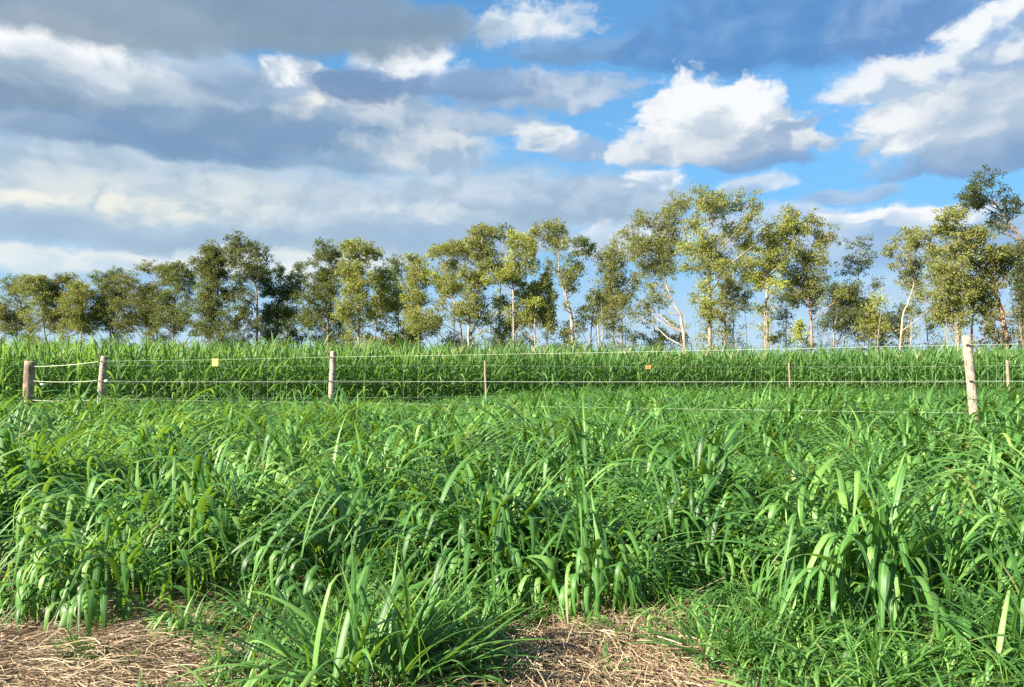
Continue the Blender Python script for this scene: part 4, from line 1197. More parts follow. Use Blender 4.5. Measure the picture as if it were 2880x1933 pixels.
# ------------------------------------------------------------------ trees behind the maize
# name, x, y, foliage tone, trunk radius, trunk path (dx, z), leaf masses (dx, z, rx, rz, density, brighter tint: fresh growth and painted-in sunlight), label
TREES = [
    ('eucalyptus_tree', -60.35, 87.8, 'brown', 0.1,
     [(0.0,0.0),(0.0,8.45),(0.25,9.71)],
     [(-0.13,8.58,0.76,1.14,1.0,0),(0.38,9.71,0.63,0.76,1.0,0),(0.76,8.2,0.63,0.76,1.0,0),(-0.25,9.71,0.51,0.63,1.0,0)],
     'low brownish tree cut by the left picture edge, above the maize'),
    ('eucalyptus_tree', -59.77, 89.4, 'green', 0.1,
     [(0.04,0.0),(-0.13,9.87),(-0.26,12.96)],
     [(-0.64,12.44,0.77,0.77,0.55,0),(-0.13,13.22,0.77,0.58,0.55,0),(0.13,11.42,0.77,0.77,0.55,0),(-0.51,10.9,0.64,0.77,0.55,0),(0.0,9.87,0.77,0.9,0.55,0),(0.51,8.58,0.77,0.9,0.55,0),(0.9,10.13,0.64,0.64,0.55,0)],
     'thin see-through tree second from the left edge'),
    ('eucalyptus_tree', -53.57, 84.8, 'olive', 0.13,
     [(0.04,0.0),(-0.12,9.43),(-0.98,11.87)],
     [(-1.22,12.6,0.92,0.67,1.0,1),(-0.24,12.73,0.49,0.49,1.0,0),(-1.1,11.5,0.86,0.73,1.0,0),(0.12,11.26,0.73,0.73,1.0,0),(-0.24,10.4,0.86,0.73,1.0,0),(-1.22,8.21,0.86,0.98,1.0,0),(-2.08,12.6,0.73,0.61,1.0,0),(-2.57,12.11,0.73,0.67,1.0,0),(-2.2,11.38,0.73,0.61,1.0,0)],
     'round-topped olive tree beside the thin tree at the far left'),
    ('eucalyptus_tree', -52.95, 87.4, 'brown', 0.13,
     [(0.04,0.0),(-0.13,9.68),(0.0,12.71)],
     [(-0.5,13.21,0.69,0.44,0.4,0),(0.63,13.21,0.69,0.57,1.0,1),(0.5,12.45,0.88,0.76,1.0,0),(-1.01,11.95,0.76,0.76,1.0,0),(-1.51,11.19,0.63,0.63,1.0,0),(0.5,11.19,1.01,0.76,1.0,0),(-0.5,10.44,0.88,0.76,1.0,0),(-0.5,8.8,1.01,0.88,1.0,0),(-1.64,8.42,0.88,1.01,1.0,0),(0.0,7.92,1.01,0.76,1.0,0)],
     'brownish tree with an open flat top left of the first dip in the skyline'),
    ('eucalyptus_tree', -48.33, 82.6, 'olive', 0.13,
     [(-0.07,0.0),(0.24,8.97),(0.24,11.11)],
     [(0.0,11.11,0.95,0.71,1.0,1),(-0.59,11.46,0.71,0.59,1.0,1),(0.59,11.58,0.59,0.48,1.0,0),(0.48,10.39,0.95,0.71,1.0,0),(-0.59,9.44,1.07,0.83,1.0,0),(0.71,9.21,1.07,0.95,1.0,0),(-0.24,8.02,1.07,0.95,1.0,0),(1.43,8.14,0.95,0.95,1.0,0),(1.66,9.68,0.71,0.71,1.0,0),(1.43,10.51,0.59,0.59,1.0,0),(0.71,7.3,0.95,0.71,1.0,0)],
     'dense brown-green tree sloping down to the first dip in the skyline'),
    ('eucalyptus_tree', -45.4, 83.3, 'green', 0.13,
     [(-0.04,0.0),(0.12,9.04),(0.24,12.99)],
     [(-1.56,12.75,0.6,0.6,1.0,0),(-0.6,12.87,0.66,0.54,1.0,0),(0.3,13.59,0.54,0.42,1.0,0),(1.92,12.99,0.54,0.48,0.4,0),(0.48,12.27,0.72,0.6,1.0,0),(-0.72,11.67,0.72,0.6,1.0,0),(1.32,11.55,0.72,0.6,1.0,0),(0.48,10.72,1.08,0.72,1.0,0),(-0.96,10.6,0.72,0.6,1.0,0),(1.56,10.24,0.96,0.72,1.0,0),(-0.24,9.04,0.84,0.72,1.0,0),(-1.44,8.8,0.72,0.84,1.0,0),(1.2,8.32,0.96,0.84,1.0,0),(-0.12,7.6,0.96,0.72,1.0,0)],
     'green tree with a ragged two-pointed top right of the first dip'),
    ('eucalyptus_tree', -39.88, 83.0, 'brown', 0.13,
     [(0.04,0.0),(-0.12,10.93),(-0.84,13.08)],
     [(-1.32,13.68,0.6,0.54,1.0,1),(-0.48,13.79,0.72,0.54,1.0,1),(-2.39,11.88,0.84,0.72,1.0,0),(-1.67,11.16,0.72,0.6,1.0,0),(-0.84,11.64,0.72,0.6,1.0,0),(0.12,12.84,0.48,0.72,1.0,0),(-2.63,12.36,0.6,0.48,1.0,0),(-0.6,10.69,0.84,0.72,1.0,0),(-2.03,9.97,0.96,0.72,1.0,0),(-0.84,9.25,1.08,0.84,1.0,0),(-2.03,8.06,1.08,0.84,1.0,0),(-0.48,7.94,0.96,0.84,1.0,0),(-3.23,9.25,0.84,0.72,1.0,0),(-2.75,7.58,0.96,0.84,1.0,0)],
     'tree with a small umbrella top on a white bare limb, fourth crown from the left'),
    ('eucalyptus_tree', -35.28, 76.9, 'dark', 0.14,
     [(-0.07,0.0),(0.22,9.32),(0.78,12.09)],
     [(-0.66,12.64,0.66,0.66,1.0,0),(-0.22,13.08,0.39,0.33,1.0,0),(1.0,12.64,0.89,0.66,1.0,0),(-0.66,11.76,0.78,0.55,1.0,0),(0.89,11.76,0.89,0.55,1.0,0),(1.99,11.87,0.44,0.55,1.0,0),(1.33,10.87,0.78,0.66,1.0,0),(-0.44,10.2,0.78,0.66,1.0,0),(-1.0,9.1,0.78,0.66,1.0,0),(0.22,8.21,0.78,0.78,1.0,0),(-0.66,7.55,0.78,0.78,1.0,0),(0.89,7.32,0.89,0.89,1.0,0),(0.44,13.08,0.55,0.33,1.0,0),(1.66,9.32,0.66,0.78,1.0,0),(1.99,7.55,0.66,0.78,1.0,0)],
     'dark twin-topped tree just left of the tall dark spire trees'),
    ('eucalyptus_tree', -27.86, 70.5, 'dark', 0.17,
     [(0.03,0.0),(-0.1,9.24),(-0.51,13.1)],
     [(-0.51,13.71,0.61,0.46,1.0,0),(-1.02,13.2,0.81,0.51,1.0,0),(0.0,13.2,0.71,0.61,1.0,0),(-1.62,12.29,0.81,0.61,1.0,0),(-0.61,12.39,0.91,0.61,1.0,0),(0.41,12.29,0.61,0.61,1.0,0),(-1.83,11.47,0.61,0.61,1.0,0),(-0.81,11.37,0.91,0.61,1.0,0),(0.2,11.27,0.71,0.61,1.0,0),(-1.02,10.05,0.81,0.61,1.0,1),(-1.62,9.24,0.61,0.61,1.0,1),(0.0,10.05,0.71,0.61,1.0,0),(0.61,9.44,0.71,0.61,1.0,0),(-0.71,8.63,0.81,0.71,1.0,0),(-1.62,7.62,0.91,0.81,1.0,0),(-0.1,7.62,0.91,0.81,1.0,0),(-0.71,6.6,0.91,0.61,1.0,0)],
     'tall dark pointed tree left of the tallest spire in the left half'),
    ('eucalyptus_tree', -24.2, 69.9, 'dark', 0.17,
     [(0.0,0.0),(0.0,9.18),(-0.7,11.19),(-1.81,14.41)],
     [(-1.81,14.81,0.45,0.4,0.85,0),(-2.42,14.51,0.25,0.25,0.85,0),(-1.91,14.21,0.6,0.45,0.85,0),(-1.31,13.81,0.5,0.45,0.85,0),(-2.32,13.71,0.6,0.45,0.85,0),(-1.91,13.0,0.6,0.45,0.85,0),(-0.91,12.8,0.5,0.4,0.85,0),(0.3,13.71,0.7,0.45,0.85,0),(0.7,13.51,0.3,0.4,0.85,0),(0.0,13.0,0.5,0.4,0.85,0),(-0.1,11.89,0.81,0.6,0.85,0),(-1.71,12.1,0.6,0.5,0.85,0),(0.6,11.59,0.6,0.6,0.85,0),(-1.11,11.19,0.7,0.6,0.85,0),(-1.81,9.98,0.7,0.6,0.85,0),(-0.81,8.67,0.7,0.6,0.85,0),(-1.31,7.67,0.6,0.6,0.85,0),(-0.91,6.76,0.5,0.6,0.85,0),(-2.32,6.96,0.7,0.7,0.85,0)],
     'tallest spire-topped tree in the left half with a forked pale trunk'),
    ('eucalyptus_tree', -23.5, 74.1, 'green', 0.14,
     [(-0.03,0.0),(0.11,8.16),(1.07,11.15)],
     [(-0.85,11.79,0.64,0.64,1.0,0),(-1.07,10.72,0.64,0.75,1.0,0),(-0.75,9.87,0.64,0.64,1.0,0),(0.32,11.57,0.53,0.64,1.0,0),(1.49,11.68,0.64,0.43,1.0,0),(2.45,12.64,0.48,0.37,1.0,0),(1.07,10.51,0.85,0.64,1.0,0),(0.43,9.87,0.85,0.64,1.0,0),(1.71,9.65,0.75,0.64,1.0,0),(2.67,10.93,0.53,0.64,1.0,0),(0.0,8.59,0.96,0.75,1.0,0),(1.07,7.73,0.96,0.75,1.0,0),(-0.85,7.95,0.75,0.85,1.0,0),(-0.43,6.88,0.85,0.75,1.0,0),(0.43,12.11,0.27,0.43,1.0,0)],
     'bushy lower green tree in the dip right of the tallest left spire'),
    ('eucalyptus_tree', -17.14, 69.1, 'dark', 0.16,
     [(0.0,0.0),(0.0,8.88),(0.1,12.46)],
     [(-0.05,13.56,0.7,0.45,1.0,0),(-0.8,12.96,0.6,0.5,1.0,0),(0.2,12.76,0.9,0.5,1.0,0),(0.9,12.96,0.3,0.5,1.0,0),(-1.19,11.96,0.5,0.4,0.4,0),(-0.3,11.67,0.9,0.4,0.4,0),(0.7,11.47,0.6,0.6,1.0,0),(-0.8,10.57,0.9,0.6,1.0,0),(0.1,10.77,0.6,0.6,1.0,0),(-1.19,9.88,0.6,0.6,1.0,0),(-0.99,9.08,0.6,0.6,1.0,0),(0.8,10.07,0.6,0.8,1.0,0),(-1.79,8.68,0.8,0.6,1.0,0),(0.7,9.08,0.5,0.6,1.0,0),(-0.8,7.69,0.9,0.7,1.0,0),(0.2,6.89,0.8,0.7,1.0,0),(-2.19,7.49,0.8,0.7,1.0,0),(-1.79,6.49,0.8,0.6,1.0,0)],
     'dark tree with a broad pointed crown standing above the yellow plate post gap'),
    ('eucalyptus_tree', -13.54, 65.2, 'olive', 0.16,
     [(-0.03,0.0),(0.09,8.06),(-0.19,10.88),(0.38,12.57)],
     [(-1.13,12.94,0.56,0.38,1.0,0),(-0.28,12.85,0.56,0.38,1.0,0),(0.38,12.94,0.56,0.42,1.0,0),(1.13,12.76,0.66,0.42,1.0,0),(1.88,12.19,0.47,0.38,1.0,0),(-0.56,12.38,0.56,0.38,1.0,0),(0.66,12.19,0.56,0.38,1.0,0),(-0.75,11.44,0.75,0.47,1.0,0),(0.09,10.97,0.66,0.56,1.0,0),(-1.13,10.69,0.56,0.56,1.0,0),(-0.28,10.13,0.84,0.66,1.0,0),(0.38,9.38,0.75,0.66,1.0,0),(-0.66,9.38,0.66,0.56,1.0,0),(-0.09,8.25,0.84,0.66,1.0,0),(0.84,7.5,0.75,0.66,1.0,0),(-0.75,7.5,0.66,0.66,1.0,0),(-1.5,6.94,0.66,0.75,1.0,0),(-0.28,6.38,0.66,0.56,1.0,0)],
     'flat umbrella-topped tree directly above the slim middle fence post'),
    ('eucalyptus_tree', -12.84, 68.4, 'olive', 0.13,
     [(-0.12,0.0),(0.39,7.62),(0.89,10.38)],
     [(0.2,10.78,0.59,0.49,1.0,1),(0.99,10.87,0.69,0.44,1.0,1),(1.58,10.58,0.59,0.44,1.0,1),(0.39,9.79,0.69,0.59,1.0,0),(1.18,9.69,0.69,0.49,1.0,0),(0.1,8.61,0.69,0.59,1.0,0),(1.18,8.61,0.79,0.69,1.0,0),(0.59,7.62,0.69,0.59,1.0,1),(0.2,6.84,0.59,0.49,1.0,1),(1.97,8.21,0.69,0.59,1.0,0),(2.17,9.2,0.59,0.59,1.0,0)],
     'shorter round olive tree with a fresh green top, right of the flat umbrella top'),
    ('eucalyptus_tree', -10.33, 72.2, 'green', 0.1,
     [(0.09,0.0),(-0.31,8.82),(-0.94,12.36)],
     [(-1.77,12.88,0.62,0.36,0.5,0),(-0.83,12.77,0.62,0.47,0.5,0),(-0.62,11.94,0.62,0.42,0.5,0),(-1.14,11.73,0.42,0.42,0.5,0),(-0.52,10.27,0.52,0.62,0.5,0),(-0.21,9.03,0.52,0.62,0.5,0),(-0.73,7.15,0.62,0.62,0.5,0)],
     'sparse pale green tree between two fuller crowns left of centre'),
    ('eucalyptus_tree', -8.2, 65.2, 'olive', 0.14,
     [(0.0,0.0),(0.0,7.51),(-0.09,10.61)],
     [(-0.94,12.02,0.56,0.42,1.0,0),(-0.09,12.02,0.56,0.28,1.0,0),(-0.28,10.79,0.75,0.47,1.0,0),(0.56,10.89,0.66,0.47,1.0,0),(-0.75,10.14,0.47,0.38,1.0,0),(0.47,10.14,0.56,0.47,1.0,0),(-0.47,9.01,0.75,0.66,1.0,0),(0.28,8.45,0.85,0.66,1.0,0),(-0.75,8.07,0.56,0.56,1.0,0),(-0.09,7.13,0.85,0.66,1.0,0),(-0.28,6.19,0.85,0.66,1.0,0),(0.66,6.0,0.85,0.75,1.0,0)],
     'layered olive tree left of the arching crown near the centre'),
    ('eucalyptus_tree', -3.99, 63.4, 'olive', 0.15,
     [(0.13,0.0),(-0.43,6.02),(-1.03,8.09),(-1.72,9.46),(-1.89,11.36)],
     [(-2.93,12.05,0.52,0.34,1.0,1),(-2.32,12.22,0.52,0.39,1.0,1),(-1.72,12.48,0.52,0.39,1.0,1),(-1.03,12.91,0.52,0.34,1.0,0),(-0.86,12.3,0.77,0.52,1.0,0),(-0.17,12.56,0.69,0.6,1.0,0),(-1.55,11.87,0.43,0.34,1.0,0),(-1.03,11.19,0.69,0.52,1.0,0),(-2.58,9.98,0.52,0.52,1.0,1),(-1.72,9.98,0.69,0.52,1.0,0),(-2.07,9.46,0.69,0.6,1.0,0),(-1.03,9.46,0.77,0.69,1.0,0),(-1.72,8.78,0.52,0.43,1.0,0),(-2.41,6.45,0.6,0.6,1.0,0),(-3.96,6.36,0.77,0.6,1.0,0)],
     'tree leaning left with a long arching crown just left of centre'),
    ('eucalyptus_tree', -3.4, 60.6, 'olive', 0.18,
     [(0.05,0.0),(-0.16,5.8),(0.49,8.27),(0.91,10.74),(0.91,12.96)],
     [(0.25,13.29,0.58,0.41,1.0,0),(0.91,13.38,0.49,0.33,1.0,0),(1.48,13.46,0.49,0.41,1.0,0),(1.89,13.05,0.41,0.41,1.0,0),(0.74,12.64,0.66,0.41,1.0,0),(0.08,12.39,0.49,0.41,1.0,0),(1.56,11.98,0.49,0.41,1.0,0),(-0.08,11.57,0.66,0.49,1.0,0),(0.91,11.4,0.74,0.49,1.0,0),(1.56,10.91,0.58,0.58,1.0,0),(0.74,10.25,0.66,0.49,1.0,0),(0.25,9.59,0.66,0.49,1.0,0),(-0.58,10.08,0.49,0.49,1.0,0),(0.91,9.26,0.66,0.49,1.0,0),(0.08,8.44,0.74,0.66,1.0,0),(0.91,7.45,0.66,0.66,1.0,0),(-0.25,7.29,0.66,0.58,1.0,0),(-0.91,6.96,0.74,0.58,1.0,0),(1.23,6.3,0.49,0.49,1.0,0)],
     'full-crowned olive tree at the picture centre, left of the yellow-green one'),
    ('eucalyptus_tree', -1.13, 67.3, 'green', 0.1,
     [(-0.01,0.0),(0.05,9.98),(0.46,14.73)],
     [(0.09,15.01,0.55,0.37,0.45,0),(0.91,15.1,0.37,0.27,0.45,0),(0.46,14.37,0.37,0.37,0.45,0),(-0.37,12.72,0.27,0.37,0.45,0),(0.27,12.45,0.27,0.27,0.45,0),(0.27,8.61,0.46,0.37,0.45,0),(-0.18,8.34,0.46,0.55,0.45,0)],
     'wispy bare-limbed tree showing behind the two full central crowns'),
    ('eucalyptus_tree', 0.22, 60.3, 'lime', 0.14,
     [(0.04,0.0),(-0.12,7.42),(-0.12,9.54),(0.0,12.33)],
     [(-0.08,12.82,0.49,0.49,1.0,1),(0.82,12.65,0.65,0.49,1.0,1),(1.39,12.16,0.41,0.49,1.0,0),(-0.16,12.08,0.41,0.41,1.0,0),(-0.16,11.18,0.65,0.49,1.0,1),(-1.06,10.53,0.57,0.49,1.0,0),(-0.41,10.2,0.65,0.49,1.0,1),(0.41,10.2,0.49,0.49,1.0,0),(-2.05,9.54,0.41,0.49,1.0,1),(-1.06,9.54,0.65,0.41,1.0,0),(-0.08,9.46,0.65,0.41,1.0,0),(0.57,9.05,0.49,0.33,1.0,0),(1.39,11.51,0.49,0.49,1.0,0),(1.31,10.53,0.65,0.49,1.0,0)],
     'yellow-green sunlit tree right of centre with a square top'),
    ('eucalyptus_tree', 4.95, 58.2, 'olive', 0.2,
     [(0.07,0.0),(-0.24,6.01),(-0.47,7.04),(-0.71,8.15),(-1.19,9.41),(-1.26,10.99),(-1.66,12.73)],
     [(-3.24,13.04,0.4,0.4,1.0,1),(-3.16,12.65,0.4,0.32,1.0,0),(-2.05,13.44,0.47,0.4,1.0,0),(-1.5,12.97,0.63,0.47,1.0,0),(-0.95,12.89,0.4,0.4,1.0,0),(-2.13,12.73,0.63,0.4,1.0,0),(-1.82,12.18,0.55,0.32,1.0,0),(-1.03,11.94,0.47,0.4,1.0,1),(-0.79,11.78,0.24,0.32,1.0,0),(-2.13,10.44,0.24,0.24,1.0,0),(-0.4,9.73,0.63,0.47,1.0,0),(-0.24,8.94,0.55,0.47,1.0,0),(-0.71,9.49,0.4,0.4,1.0,0),(-0.08,8.46,0.32,0.32,1.0,0),(-0.79,7.04,0.28,0.28,1.0,0)],
     'open forked tree on a white leaning trunk beside the sky gap at centre right'),
    ('eucalyptus_tree', 2.0, 62.1, 'olive', 0.12,
     [(0.02,0.0),(-0.08,6.77),(0.08,8.62)],
     [(0.0,8.79,0.59,0.51,1.0,0),(0.84,8.96,0.67,0.51,1.0,0),(1.35,8.45,0.42,0.59,1.0,0),(-1.18,8.2,0.67,0.51,1.0,1),(-0.17,7.61,0.76,0.59,1.0,1),(0.84,7.78,0.67,0.67,1.0,0),(-0.93,7.36,0.67,0.51,1.0,0),(0.34,6.93,0.67,0.51,1.0,1),(-1.35,6.51,0.67,0.51,1.0,0),(-2.02,6.01,0.42,0.42,1.0,0),(-0.51,6.26,0.51,0.42,1.0,0),(1.27,7.1,0.34,0.51,1.0,0),(0.67,6.09,0.51,0.42,1.0,0),(1.01,9.63,0.51,0.51,1.0,0),(1.01,5.42,0.51,0.42,1.0,0)],
     'low dense tree under the forked white-trunked tree, its middle lit yellow'),
    ('eucalyptus_tree', 7.4, 62.6, 'green', 0.11,
     [(0.01,0.0),(-0.04,6.81),(-0.98,10.2),(-1.15,12.5)],
     [(-1.91,13.01,0.42,0.34,1.0,0),(-1.23,12.84,0.42,0.34,1.0,0),(-0.98,12.33,0.59,0.42,1.0,1),(-0.47,12.58,0.25,0.34,1.0,0),(-2.0,11.9,0.51,0.42,0.4,0),(-2.59,11.48,0.42,0.34,0.4,0),(-1.74,11.05,0.51,0.42,1.0,0),(-1.66,10.54,0.42,0.42,1.0,0),(-1.32,7.15,0.51,0.42,0.4,0),(-1.06,6.72,0.51,0.34,0.4,0)],
     'slight tree with a bright tuft on top, right of the forked white trunk'),
    ('eucalyptus_tree', 8.87, 59.2, 'olive', 0.14,
     [(0.01,0.0),(-0.05,6.17),(-0.37,8.95),(-0.93,11.08)],
     [(-1.67,10.89,0.56,0.56,0.8,0),(-0.74,11.54,0.56,0.46,0.8,0),(-1.48,10.34,0.74,0.56,0.8,0),(-0.65,10.71,0.65,0.56,0.8,0),(0.19,10.71,0.56,0.56,0.8,0),(-1.3,9.41,0.74,0.56,0.8,0),(-0.28,9.13,0.65,0.65,0.8,0),(1.02,8.76,0.56,0.56,0.8,1),(1.2,9.41,0.37,0.46,0.8,1),(-1.11,8.48,0.56,0.56,0.8,0),(-1.67,7.93,0.37,0.56,0.8,0),(0.56,7.93,0.56,0.56,0.8,1),(-0.19,7.56,0.74,0.56,0.8,0),(-0.93,7.0,0.65,0.56,0.8,0),(-1.48,6.17,0.56,0.56,0.8,0),(0.56,6.45,0.56,0.56,0.8,0)],
     'feathery tree left of the highest broad crown, with lime tufts low down'),
    ('eucalyptus_tree', 13.19, 56.0, 'olive', 0.2,
     [(0.08,0.0),(-0.26,5.63),(-0.61,6.68),(-1.31,8.69),(-1.66,12.19)],
     [(-4.46,12.54,0.35,0.39,1.0,0),(-3.33,13.5,0.61,0.53,1.0,0),(-2.54,13.68,0.53,0.44,1.0,0),(-1.49,13.77,0.7,0.53,1.0,0),(-0.61,14.2,0.61,0.53,1.0,0),(-1.58,13.07,0.7,0.53,1.0,0),(-0.61,13.33,0.79,0.53,1.0,0),(-3.76,11.84,0.53,0.53,1.0,0),(-2.8,11.84,0.7,0.53,1.0,0),(-3.59,11.05,0.79,0.53,1.0,0),(-2.01,11.58,0.53,0.44,1.0,0),(-1.31,12.19,0.7,0.53,1.0,0),(-0.44,12.37,0.53,0.53,1.0,0),(-1.84,10.53,0.79,0.53,1.0,0),(-2.54,9.92,0.7,0.53,1.0,0),(-1.31,9.65,0.79,0.53,1.0,0),(-0.96,11.05,0.61,0.44,1.0,1),(-2.36,8.34,0.53,0.53,1.0,1),(-3.24,10.53,0.7,0.53,1.0,0),(-1.84,7.38,0.61,0.53,1.0,0),(-2.89,6.77,0.53,0.53,1.0,0)],
     'left half of the highest broad crown, on a leaning grey trunk'),
    ('eucalyptus_tree', 13.99, 52.7, 'lime', 0.21,
     [(0.01,0.0),(-0.04,6.44),(-0.25,9.74),(-0.41,12.95)],
     [(-1.4,14.02,0.49,0.41,1.0,0),(-0.82,13.61,0.66,0.49,1.0,0),(-0.16,13.94,0.49,0.41,1.0,0),(0.74,14.11,0.49,0.33,1.0,0),(1.15,13.69,0.58,0.41,1.0,0),(1.65,13.45,0.41,0.41,1.0,0),(2.39,13.53,0.49,0.41,1.0,0),(2.72,13.03,0.41,0.49,1.0,0),(0.0,13.12,0.74,0.41,1.0,0),(0.66,12.87,0.49,0.41,1.0,0),(2.14,12.13,0.66,0.41,1.0,0),(2.06,11.63,0.41,0.41,1.0,0),(-1.32,12.29,0.58,0.49,1.0,0),(-0.66,12.79,0.49,0.41,1.0,0),(-0.82,11.14,0.58,0.41,1.0,1),(-1.48,10.64,0.58,0.49,1.0,1),(-0.74,10.15,0.74,0.49,1.0,1),(-0.16,10.48,0.33,0.66,1.0,0),(1.24,11.55,0.49,0.49,1.0,0),(2.8,11.14,0.49,0.49,1.0,1),(3.46,11.06,0.33,0.41,1.0,0),(0.49,9.74,0.49,0.41,1.0,1),(1.32,9.32,0.41,0.33,1.0,1),(-0.49,9.16,0.74,0.49,1.0,0),(-1.65,9.16,0.58,0.49,1.0,0),(0.33,8.83,0.58,0.49,1.0,0),(1.73,9.98,0.49,0.49,0.4,0),(-0.58,7.84,0.49,0.58,1.0,1),(-0.49,6.52,0.49,0.49,1.0,1),(-0.33,5.7,0.58,0.49,1.0,0),(-0.82,7.18,0.33,0.41,1.0,0)],
     'highest broad-crowned sunlit tree of the row, right of centre'),
    ('eucalyptus_tree', 16.17, 56.2, 'olive', 0.13,
     [(0.0,0.0),(0.0,6.52),(0.57,8.8)],
     [(-0.22,8.8,0.7,0.44,0.7,0),(-0.04,7.4,0.53,0.53,0.7,0),(-0.83,6.43,0.61,0.53,0.7,0),(-0.4,5.64,0.35,0.53,0.7,0),(0.4,6.52,0.53,0.53,0.7,0),(1.19,8.8,0.53,0.53,0.7,0),(1.62,7.57,0.61,0.53,0.7,0),(0.83,8.1,0.53,0.53,0.7,0),(-0.04,8.1,0.53,0.44,0.7,0),(1.19,6.7,0.53,0.53,0.7,0)],
     'shorter reddish-stemmed tree filling under the right side of the highest crown'),
    ('eucalyptus_tree', 17.93, 52.4, 'lime', 0.17,
     [(-0.02,0.0),(0.08,6.82),(0.41,9.77),(1.39,12.56)],
     [(-0.16,11.66,0.33,0.33,1.0,0),(0.57,11.9,0.41,0.37,1.0,0),(0.41,11.0,0.66,0.49,1.0,0),(1.23,11.08,0.66,0.49,1.0,0),(1.39,12.97,0.49,0.41,1.0,0),(1.64,12.39,0.57,0.41,1.0,0),(2.21,12.56,0.33,0.41,1.0,0),(2.54,11.82,0.66,0.49,1.0,0),(1.39,11.74,0.57,0.41,1.0,0),(-0.08,10.1,0.66,0.49,1.0,0),(0.9,10.18,0.74,0.49,1.0,1),(-0.25,9.44,0.66,0.49,1.0,0),(-1.39,9.44,0.49,0.49,1.0,1),(-1.23,8.79,0.57,0.41,1.0,0),(-0.41,8.21,0.74,0.49,1.0,1),(0.25,7.8,0.57,0.49,1.0,1),(0.25,8.62,0.66,0.49,1.0,0),(1.64,10.43,0.49,0.49,1.0,0),(0.9,9.28,0.57,0.49,1.0,0)],
     'sunlit tree with a pointed top right of the highest crown'),
    ('eucalyptus_tree', 21.24, 52.5, 'olive', 0.16,
     [(0.02,0.0),(-0.08,6.33),(-0.25,8.8),(0.25,11.91)],
     [(0.33,12.41,0.57,0.41,1.0,0),(-0.08,12.08,0.41,0.33,1.0,0),(1.15,11.26,0.49,0.49,1.0,0),(0.82,11.42,0.49,0.49,1.0,0),(-1.4,10.6,0.33,0.41,1.0,1),(0.25,10.11,0.74,0.49,1.0,1),(-0.9,9.94,0.66,0.49,1.0,0),(0.41,9.29,0.66,0.49,1.0,0),(-1.56,8.8,0.74,0.49,1.0,0),(-0.57,8.63,0.74,0.57,1.0,1),(0.41,8.47,0.66,0.49,1.0,0),(-1.23,7.65,0.74,0.57,1.0,0),(-0.08,7.48,0.74,0.57,1.0,0),(0.57,7.65,0.74,0.49,1.0,0),(-1.07,6.74,0.49,0.41,1.0,0),(1.23,6.99,0.49,0.41,1.0,0)],
     'tree ending the main row, dark knobs on top and a reddish straight stem'),
    ('eucalyptus_tree', 21.52, 58.4, 'green', 0.08,
     [(-0.03,0.0),(0.09,6.1),(-0.09,7.47)],
     [(0.0,6.74,0.55,0.55,0.4,0),(0.18,5.82,0.55,0.55,0.4,0),(-0.18,7.47,0.46,0.46,0.4,0),(0.37,7.28,0.46,0.46,0.4,0)],
     'small bluish see-through tree between two pale trunks near the row end'),
    ('sapling', 19.46, 50.2, 'lime', 0.04,
     [(0.0,0.0),(0.0,4.38),(0.0,5.01)],
     [(0.0,5.01,0.24,0.31,1.0,1),(0.0,4.54,0.39,0.31,1.0,1),(-0.04,4.15,0.47,0.39,1.0,1)],
     'small cone-shaped bright green sapling under the row end'),
    ('bush', 18.71, 52.1, 'dark', 0.04,
     [(0.0,0.0),(0.0,4.09),(0.02,4.34)],
     [(0.04,4.26,0.29,0.29,1.0,0),(-0.08,4.01,0.33,0.24,1.0,0)],
     'tiny dark bush on the maize line left of the bright sapling'),
    ('eucalyptus_tree', 25.79, 55.2, 'green', 0.09,
     [(0.0,0.0),(0.0,7.12),(-0.13,11.26)],
     [(-0.86,11.35,0.43,0.35,0.42,0),(0.0,11.52,0.52,0.26,0.42,0),(0.35,11.01,0.35,0.26,0.42,0),(-0.17,10.4,0.6,0.35,0.42,0),(0.26,10.06,0.52,0.43,0.42,0),(-0.86,10.06,0.43,0.35,0.42,0),(-1.29,9.11,0.43,0.26,0.42,0),(-0.09,9.37,0.69,0.43,0.42,0),(0.6,9.88,0.26,0.35,0.42,0)],
     'slender airy tree rising behind the dark one in the gap of the row'),
    ('eucalyptus_tree', 22.34, 52.0, 'dark', 0.13,
     [(-0.1,0.0),(0.33,5.55),(1.22,7.18)],
     [(1.46,7.75,0.49,0.57,1.0,1),(0.57,7.42,0.49,0.41,1.0,0),(1.14,7.1,0.49,0.49,1.0,0),(0.41,6.77,0.65,0.49,1.0,0),(1.55,6.45,0.73,0.57,1.0,0),(2.36,6.61,0.49,0.65,1.0,0),(-0.08,7.42,0.49,0.49,1.0,0),(1.06,5.96,0.65,0.49,1.0,0),(0.24,5.8,0.57,0.49,1.0,0),(1.55,5.23,0.73,0.57,1.0,0),(2.36,5.64,0.49,0.49,1.0,0),(-0.41,5.31,0.49,0.49,1.0,0),(0.73,4.9,0.65,0.49,1.0,0),(2.68,7.75,0.33,0.41,1.0,0)],
     'low spreading dark green tree in the gap after the main row'),
    ('eucalyptus_tree', 24.43, 49.5, 'lime', 0.08,
     [(0.0,0.0),(0.0,4.81),(-0.08,6.48)],
     [(-0.15,6.48,0.46,0.46,1.0,1),(-0.04,5.8,0.61,0.46,1.0,1),(-0.08,5.04,0.72,0.61,1.0,1),(0.38,4.89,0.61,0.61,1.0,1),(-0.53,4.66,0.53,0.46,1.0,0)],
     'yellow-lit shrubby tree beside the low dark tree in the gap'),
    ('eucalyptus_tree', 27.02, 51.6, 'dark', 0.07,
     [(0.01,0.0),(-0.04,4.97),(-0.32,6.07)],
